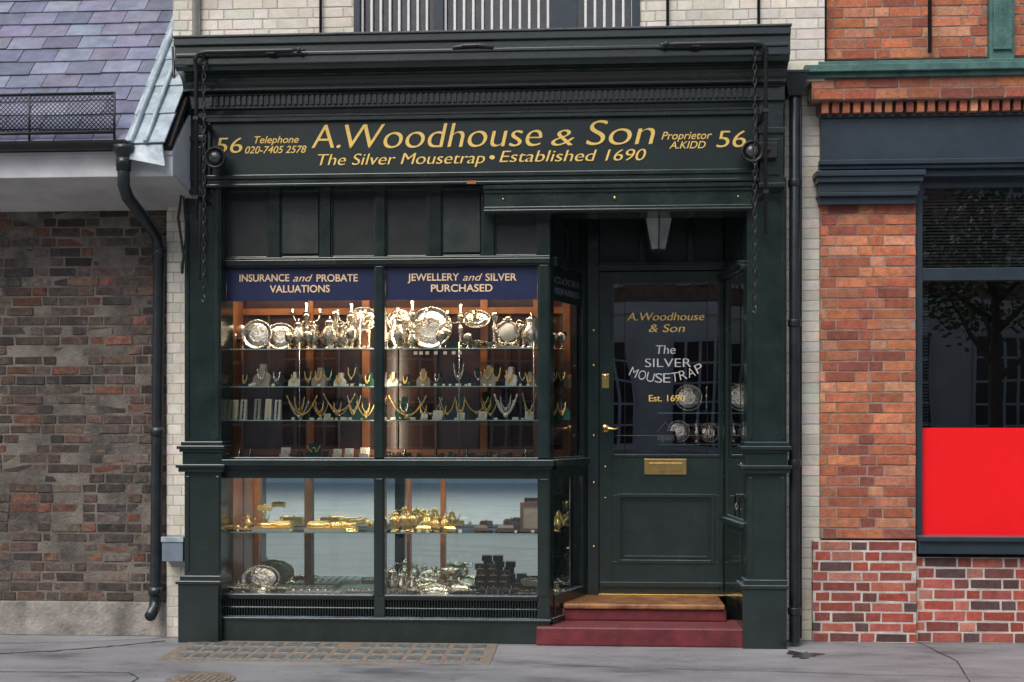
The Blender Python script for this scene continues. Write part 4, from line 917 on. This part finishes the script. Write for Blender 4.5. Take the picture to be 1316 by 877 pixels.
for z0,z1,p_ in ((ZR(152),ZR(146.5),.05),(ZR(214),ZR(208),.10),(ZR(219),ZR(214),.075)): b.box(X(1050,YR),XE,YR-p_,YR-.03,z0,z1,BLUEP)
b.box(X(1054,YR),XE,YR-.031+.003,YR+.2,ZR(228),ZR(219),BLUEP)
for (a,c,p_,u,v) in ((1049,1190,.13,225,218),(1051,1187,.11,233,225),(1053,1182,.08,246,233),(1052,1180,.095,251,246),(1054,1178,.06,262,251)):
    b.box(X(a,YR-p_),X(c,YR-p_),YR-p_,YR+.05,ZR(u,YR-p_),ZR(v,YR-p_)-.0005,BLUEP)
b.box(X(1178,YR),XE,YR-.07,YR+.1,ZR(712,YR-.07),ZR(692,YR-.07),BLUEP); b.box(X(1177,YR),XE,YR-.10,YR+.1,ZR(696,YR-.1),ZR(690,YR-.1),BLUEP)
Yv=YR+.10
wl=X(1178,Yv)
b.box(wl-.02,X(1183,Yv),Yv-.06,Yv+.05,ZR(692),ZR(228),BLUEP)
b.box(wl,XE,Yv-.05,Yv+.05,ZR(362,Yv),ZR(346,Yv),BLUEP); b.box(wl,XE,Yv-.03,Yv+.05,ZR(243,Yv),ZR(224,Yv),BLUEP); b.box(wl,XE,Yv-.03,Yv+.05,ZR(696,Yv),ZR(688,Yv),BLUEP)
b.box(X(1415,Yv),X(1425,Yv),Yv-.05,Yv+.05,ZR(690,Yv),ZR(228,Yv),BLUEP)
b.build('painted_fascia_and_window_frame',rb,bevel=.004)
b=B(); b.box(X(1183,Yv)+.001,XE,Yv-.012,Yv-.004,ZR(688,Yv),ZR(550,Yv),RED); b.build('red_window_panel',rb)
b=B(); b.quad([(wl,Yv,ZR(692,Yv)),(XE,Yv,ZR(692,Yv)),(XE,Yv,ZR(228,Yv)),(wl,Yv,ZR(228,Yv))],GLASSW); b.build('window_glass',rb)
b=B(); z=ZR(548,Yv)
while z<ZR(243,Yv):
    xa,xb=wl+.03,(XE if z>ZR(362,Yv) else X(1197,Yv))
    yb2=Yv+.08
    b.hexa([(xa,yb2,z),(xb,yb2,z),(xb,yb2+.02,z+.014),(xa,yb2+.02,z+.014),(xa,yb2,z+.001),(xb,yb2,z+.001),(xb,yb2+.02,z+.015),(xa,yb2+.02,z+.015)],BLIND)
    z+=.024
b.build('venetian_blind',rb)
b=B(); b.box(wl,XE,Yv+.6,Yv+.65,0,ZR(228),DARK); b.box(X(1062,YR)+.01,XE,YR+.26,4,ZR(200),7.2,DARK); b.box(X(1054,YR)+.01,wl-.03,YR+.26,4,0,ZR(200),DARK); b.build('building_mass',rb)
b=B(); yy=YR-.06
b.tube([(X(1195,yy),yy,Z(68,yy,1195)),(X(1195,yy),yy,7)],.014,BLACK,6); b.tube([(X(px,yy),yy,Z(py,yy,px)) for px,py in ((1058,0),(1058,50),(1054,80),(1044,92),(1040,130))],.009,CREAMW,6); b.build('wall_cable')
b=B(); yy=Yw-.03
for px in (858,412,975): b.tube([(X(px,yy),yy,zc+.02),(X(px,yy),yy,z7)],.011,BLACK,6)
b.tube([(X(252,yy),yy,zc),(X(252,yy),yy,z7)],.03,CREAMW,10)
b.build('vertical_wall_pipe')
# ---------------------------------------------------------------- opposite side of the street (across a paved court)
ob_=empty('opposite_stone_building')
b=B(); STO=mat('white_stucco',(.80,.79,.75),(.66,.65,.61),rough=.85,scale=1.5,bump=.3); WB=mat('opposite_window',(.05,.06,.07),rough=.08,scale=1)
SB=mat('opposite_brick',(.42,.26,.20),(.30,.17,.13),rough=.9,scale=3)
YO=-24
b.box(-26,26,YO-1.2,YO,0,4.6,STO); b.box(-26,26,YO-1.1,YO-.05,4.6,9.5,SB); b.box(-26,26,YO-1.2,YO+.2,4.6,4.9,STO); b.box(-26,26,YO-1.2,YO+.2,9.5,9.8,STO)
for k in range(-9,10):
    x=k*2.6+.9
    for (wa,wb_,zz,hh_) in ((.75,.75,1.0,2.9),(.55,.55,5.5,1.3),(.55,.55,7.6,1.3)):
        yf=YO if zz<4 else YO-.05
        b.box(x-wa,x+wa,yf-.02,yf+.05,zz,zz+hh_,WB)
        nv=4 if zz<4 else 3
        for q in range(nv+1): 
            xx=x-wa+2*wa*q/nv; b.box(xx-.035,xx+.035,yf+.05,yf+.09,zz,zz+hh_,WHITEP)
        nh=5 if zz<4 else 3
        for q in range(nh+1):
            z_=zz+hh_*q/nh; b.box(x-wa,x+wa,yf+.05,yf+.085,z_-.03,z_+.03,WHITEP)
        b.box(x-wa-.1,x+wa+.1,yf,yf+.16,zz-.14,zz-.04,STO)
b.build('stone_facade',ob_)
# street tree (seen reflected in the corner building's window)
b=B(); TX,TY=7.2,-11.6; BARK=mat('bark',(.14,.11,.08),(.07,.055,.04),rough=.95,scale=14,bump=1); LEAF=mat('leaf_green',(.07,.12,.035),(.035,.07,.02),rough=.6,scale=2)
b.tube([(TX,TY,0),(TX+.05,TY,1.2),(TX,TY+.05,2.6),(TX+.1,TY,4.2)],[.17,.13,.10,.05],BARK,10)
rt=random.Random(3)
for k in range(9):
    a=k*2.4; h=2.3+k*.25; ex=TX+1.3*math.cos(a); ey=TY+1.0*math.sin(a); b.tube([(TX,TY,h),((TX+ex)/2,(TY+ey)/2,h+.5),(ex,ey,h+1.2)],[.06,.04,.012],BARK,6)
    for c_ in range(7):
        cx,cy,cz=ex+rt.gauss(0,.4),ey+rt.gauss(0,.35),h+1.1+rt.gauss(0,.45)
        for l in range(55):
            p=Vector((cx+rt.gauss(0,.2),cy+rt.gauss(0,.2),cz+rt.gauss(0,.17))); u=Vector((rt.gauss(0,1),rt.gauss(0,1),rt.gauss(0,.6))).normalized()*.06; v=u.orthogonal().normalized()*.04
            b.quad([p-u,p+v,p+u,p-v],LEAF)
b.build('street_tree')
# ---------------------------------------------------------------- display lighting in the upper case, plus added fill lamps
def lamp(x,y,z,sx,sy,rot,pw,col,name='display_and_fill_light'):
    la=bpy.data.lights.new(name,'AREA'); la.shape='RECTANGLE'; la.size=sx; la.size_y=sy; la.energy=pw; la.color=col
    o=bpy.data.objects.new(name,la); scene.collection.objects.link(o); o.location=(x,y,z); o.rotation_euler=rot
WC=(1,.82,.62)
b=B()
for a,c in ((300,475),(500,685)):
    xm=(X(a,.2)+X(c,.2))/2; wd=abs(X(c,.2)-X(a,.2))
    lamp(xm,.215,zn1-.05,wd,.03,(math.radians(28),0,0),5.0,WC)
    b.box(xm-wd/2,xm+wd/2,.20,.245,zn1-.04,zn1-.022,CARD)
    lamp(xm,.215,zlt+.045,wd,.03,(math.radians(28),0,0),2.6,(1,.95,.86))  # added fill lamp, brightens the lower case that daylight lights
    b.box(xm-wd/2,xm+wd/2,.20,.245,zlt+.055,zlt+.065,CARD)  # made-up housing for the added lower lamp
hz_=zn0-zwb
x=X(488,W+.09); lamp(x,W+.098,(zn0+zwb)/2,.03,hz_*.95,(math.pi/2,0,0),5.0,WC); b.box(x-.018,x+.018,W+.081,W+.095,zwb,zn0,CARD)  # added fill strip hidden behind the mullion, brightens the lower shelves
b.build('display_and_fill_housing',shop)
# ---------------------------------------------------------------- sky, sun, camera
w=bpy.data.worlds.new('World'); scene.world=w; w.use_nodes=True; nt=w.node_tree
sk=nt.nodes.new('ShaderNodeTexSky'); sk.sky_type='NISHITA'; sk.sun_disc=False; EL=math.radians(50); AZ=math.radians(205)
sk.sun_elevation=EL; sk.sun_rotation=AZ; sk.dust_density=4; sk.air_density=1.0; sk.altitude=0
bg=nt.nodes['Background']; bg.inputs[1].default_value=.15; nt.links.new(sk.outputs[0],bg.inputs[0])
su=bpy.data.lights.new('sun','SUN'); su.energy=2.1; su.angle=math.radians(35); su.color=(1,.96,.91)
so=bpy.data.objects.new('sun',su); scene.collection.objects.link(so)
dirv=Vector((math.sin(AZ)*math.cos(EL),math.cos(AZ)*math.cos(EL),math.sin(EL)))
so.rotation_euler=dirv.to_track_quat('Z','Y').to_euler()
cam=bpy.data.cameras.new('camera'); co=bpy.data.objects.new('camera',cam); scene.collection.objects.link(co)
co.location=(CX,-D,H); co.rotation_euler=(math.pi/2,0,TH); cam.sensor_width=36; cam.lens=36*F/1316; cam.shift_y=(HOR-438.5)/1316; cam.clip_end=1000
scene.camera=co
vs_=scene.view_settings; vs_.view_transform='Standard'; vs_.look='None'; vs_.exposure=0
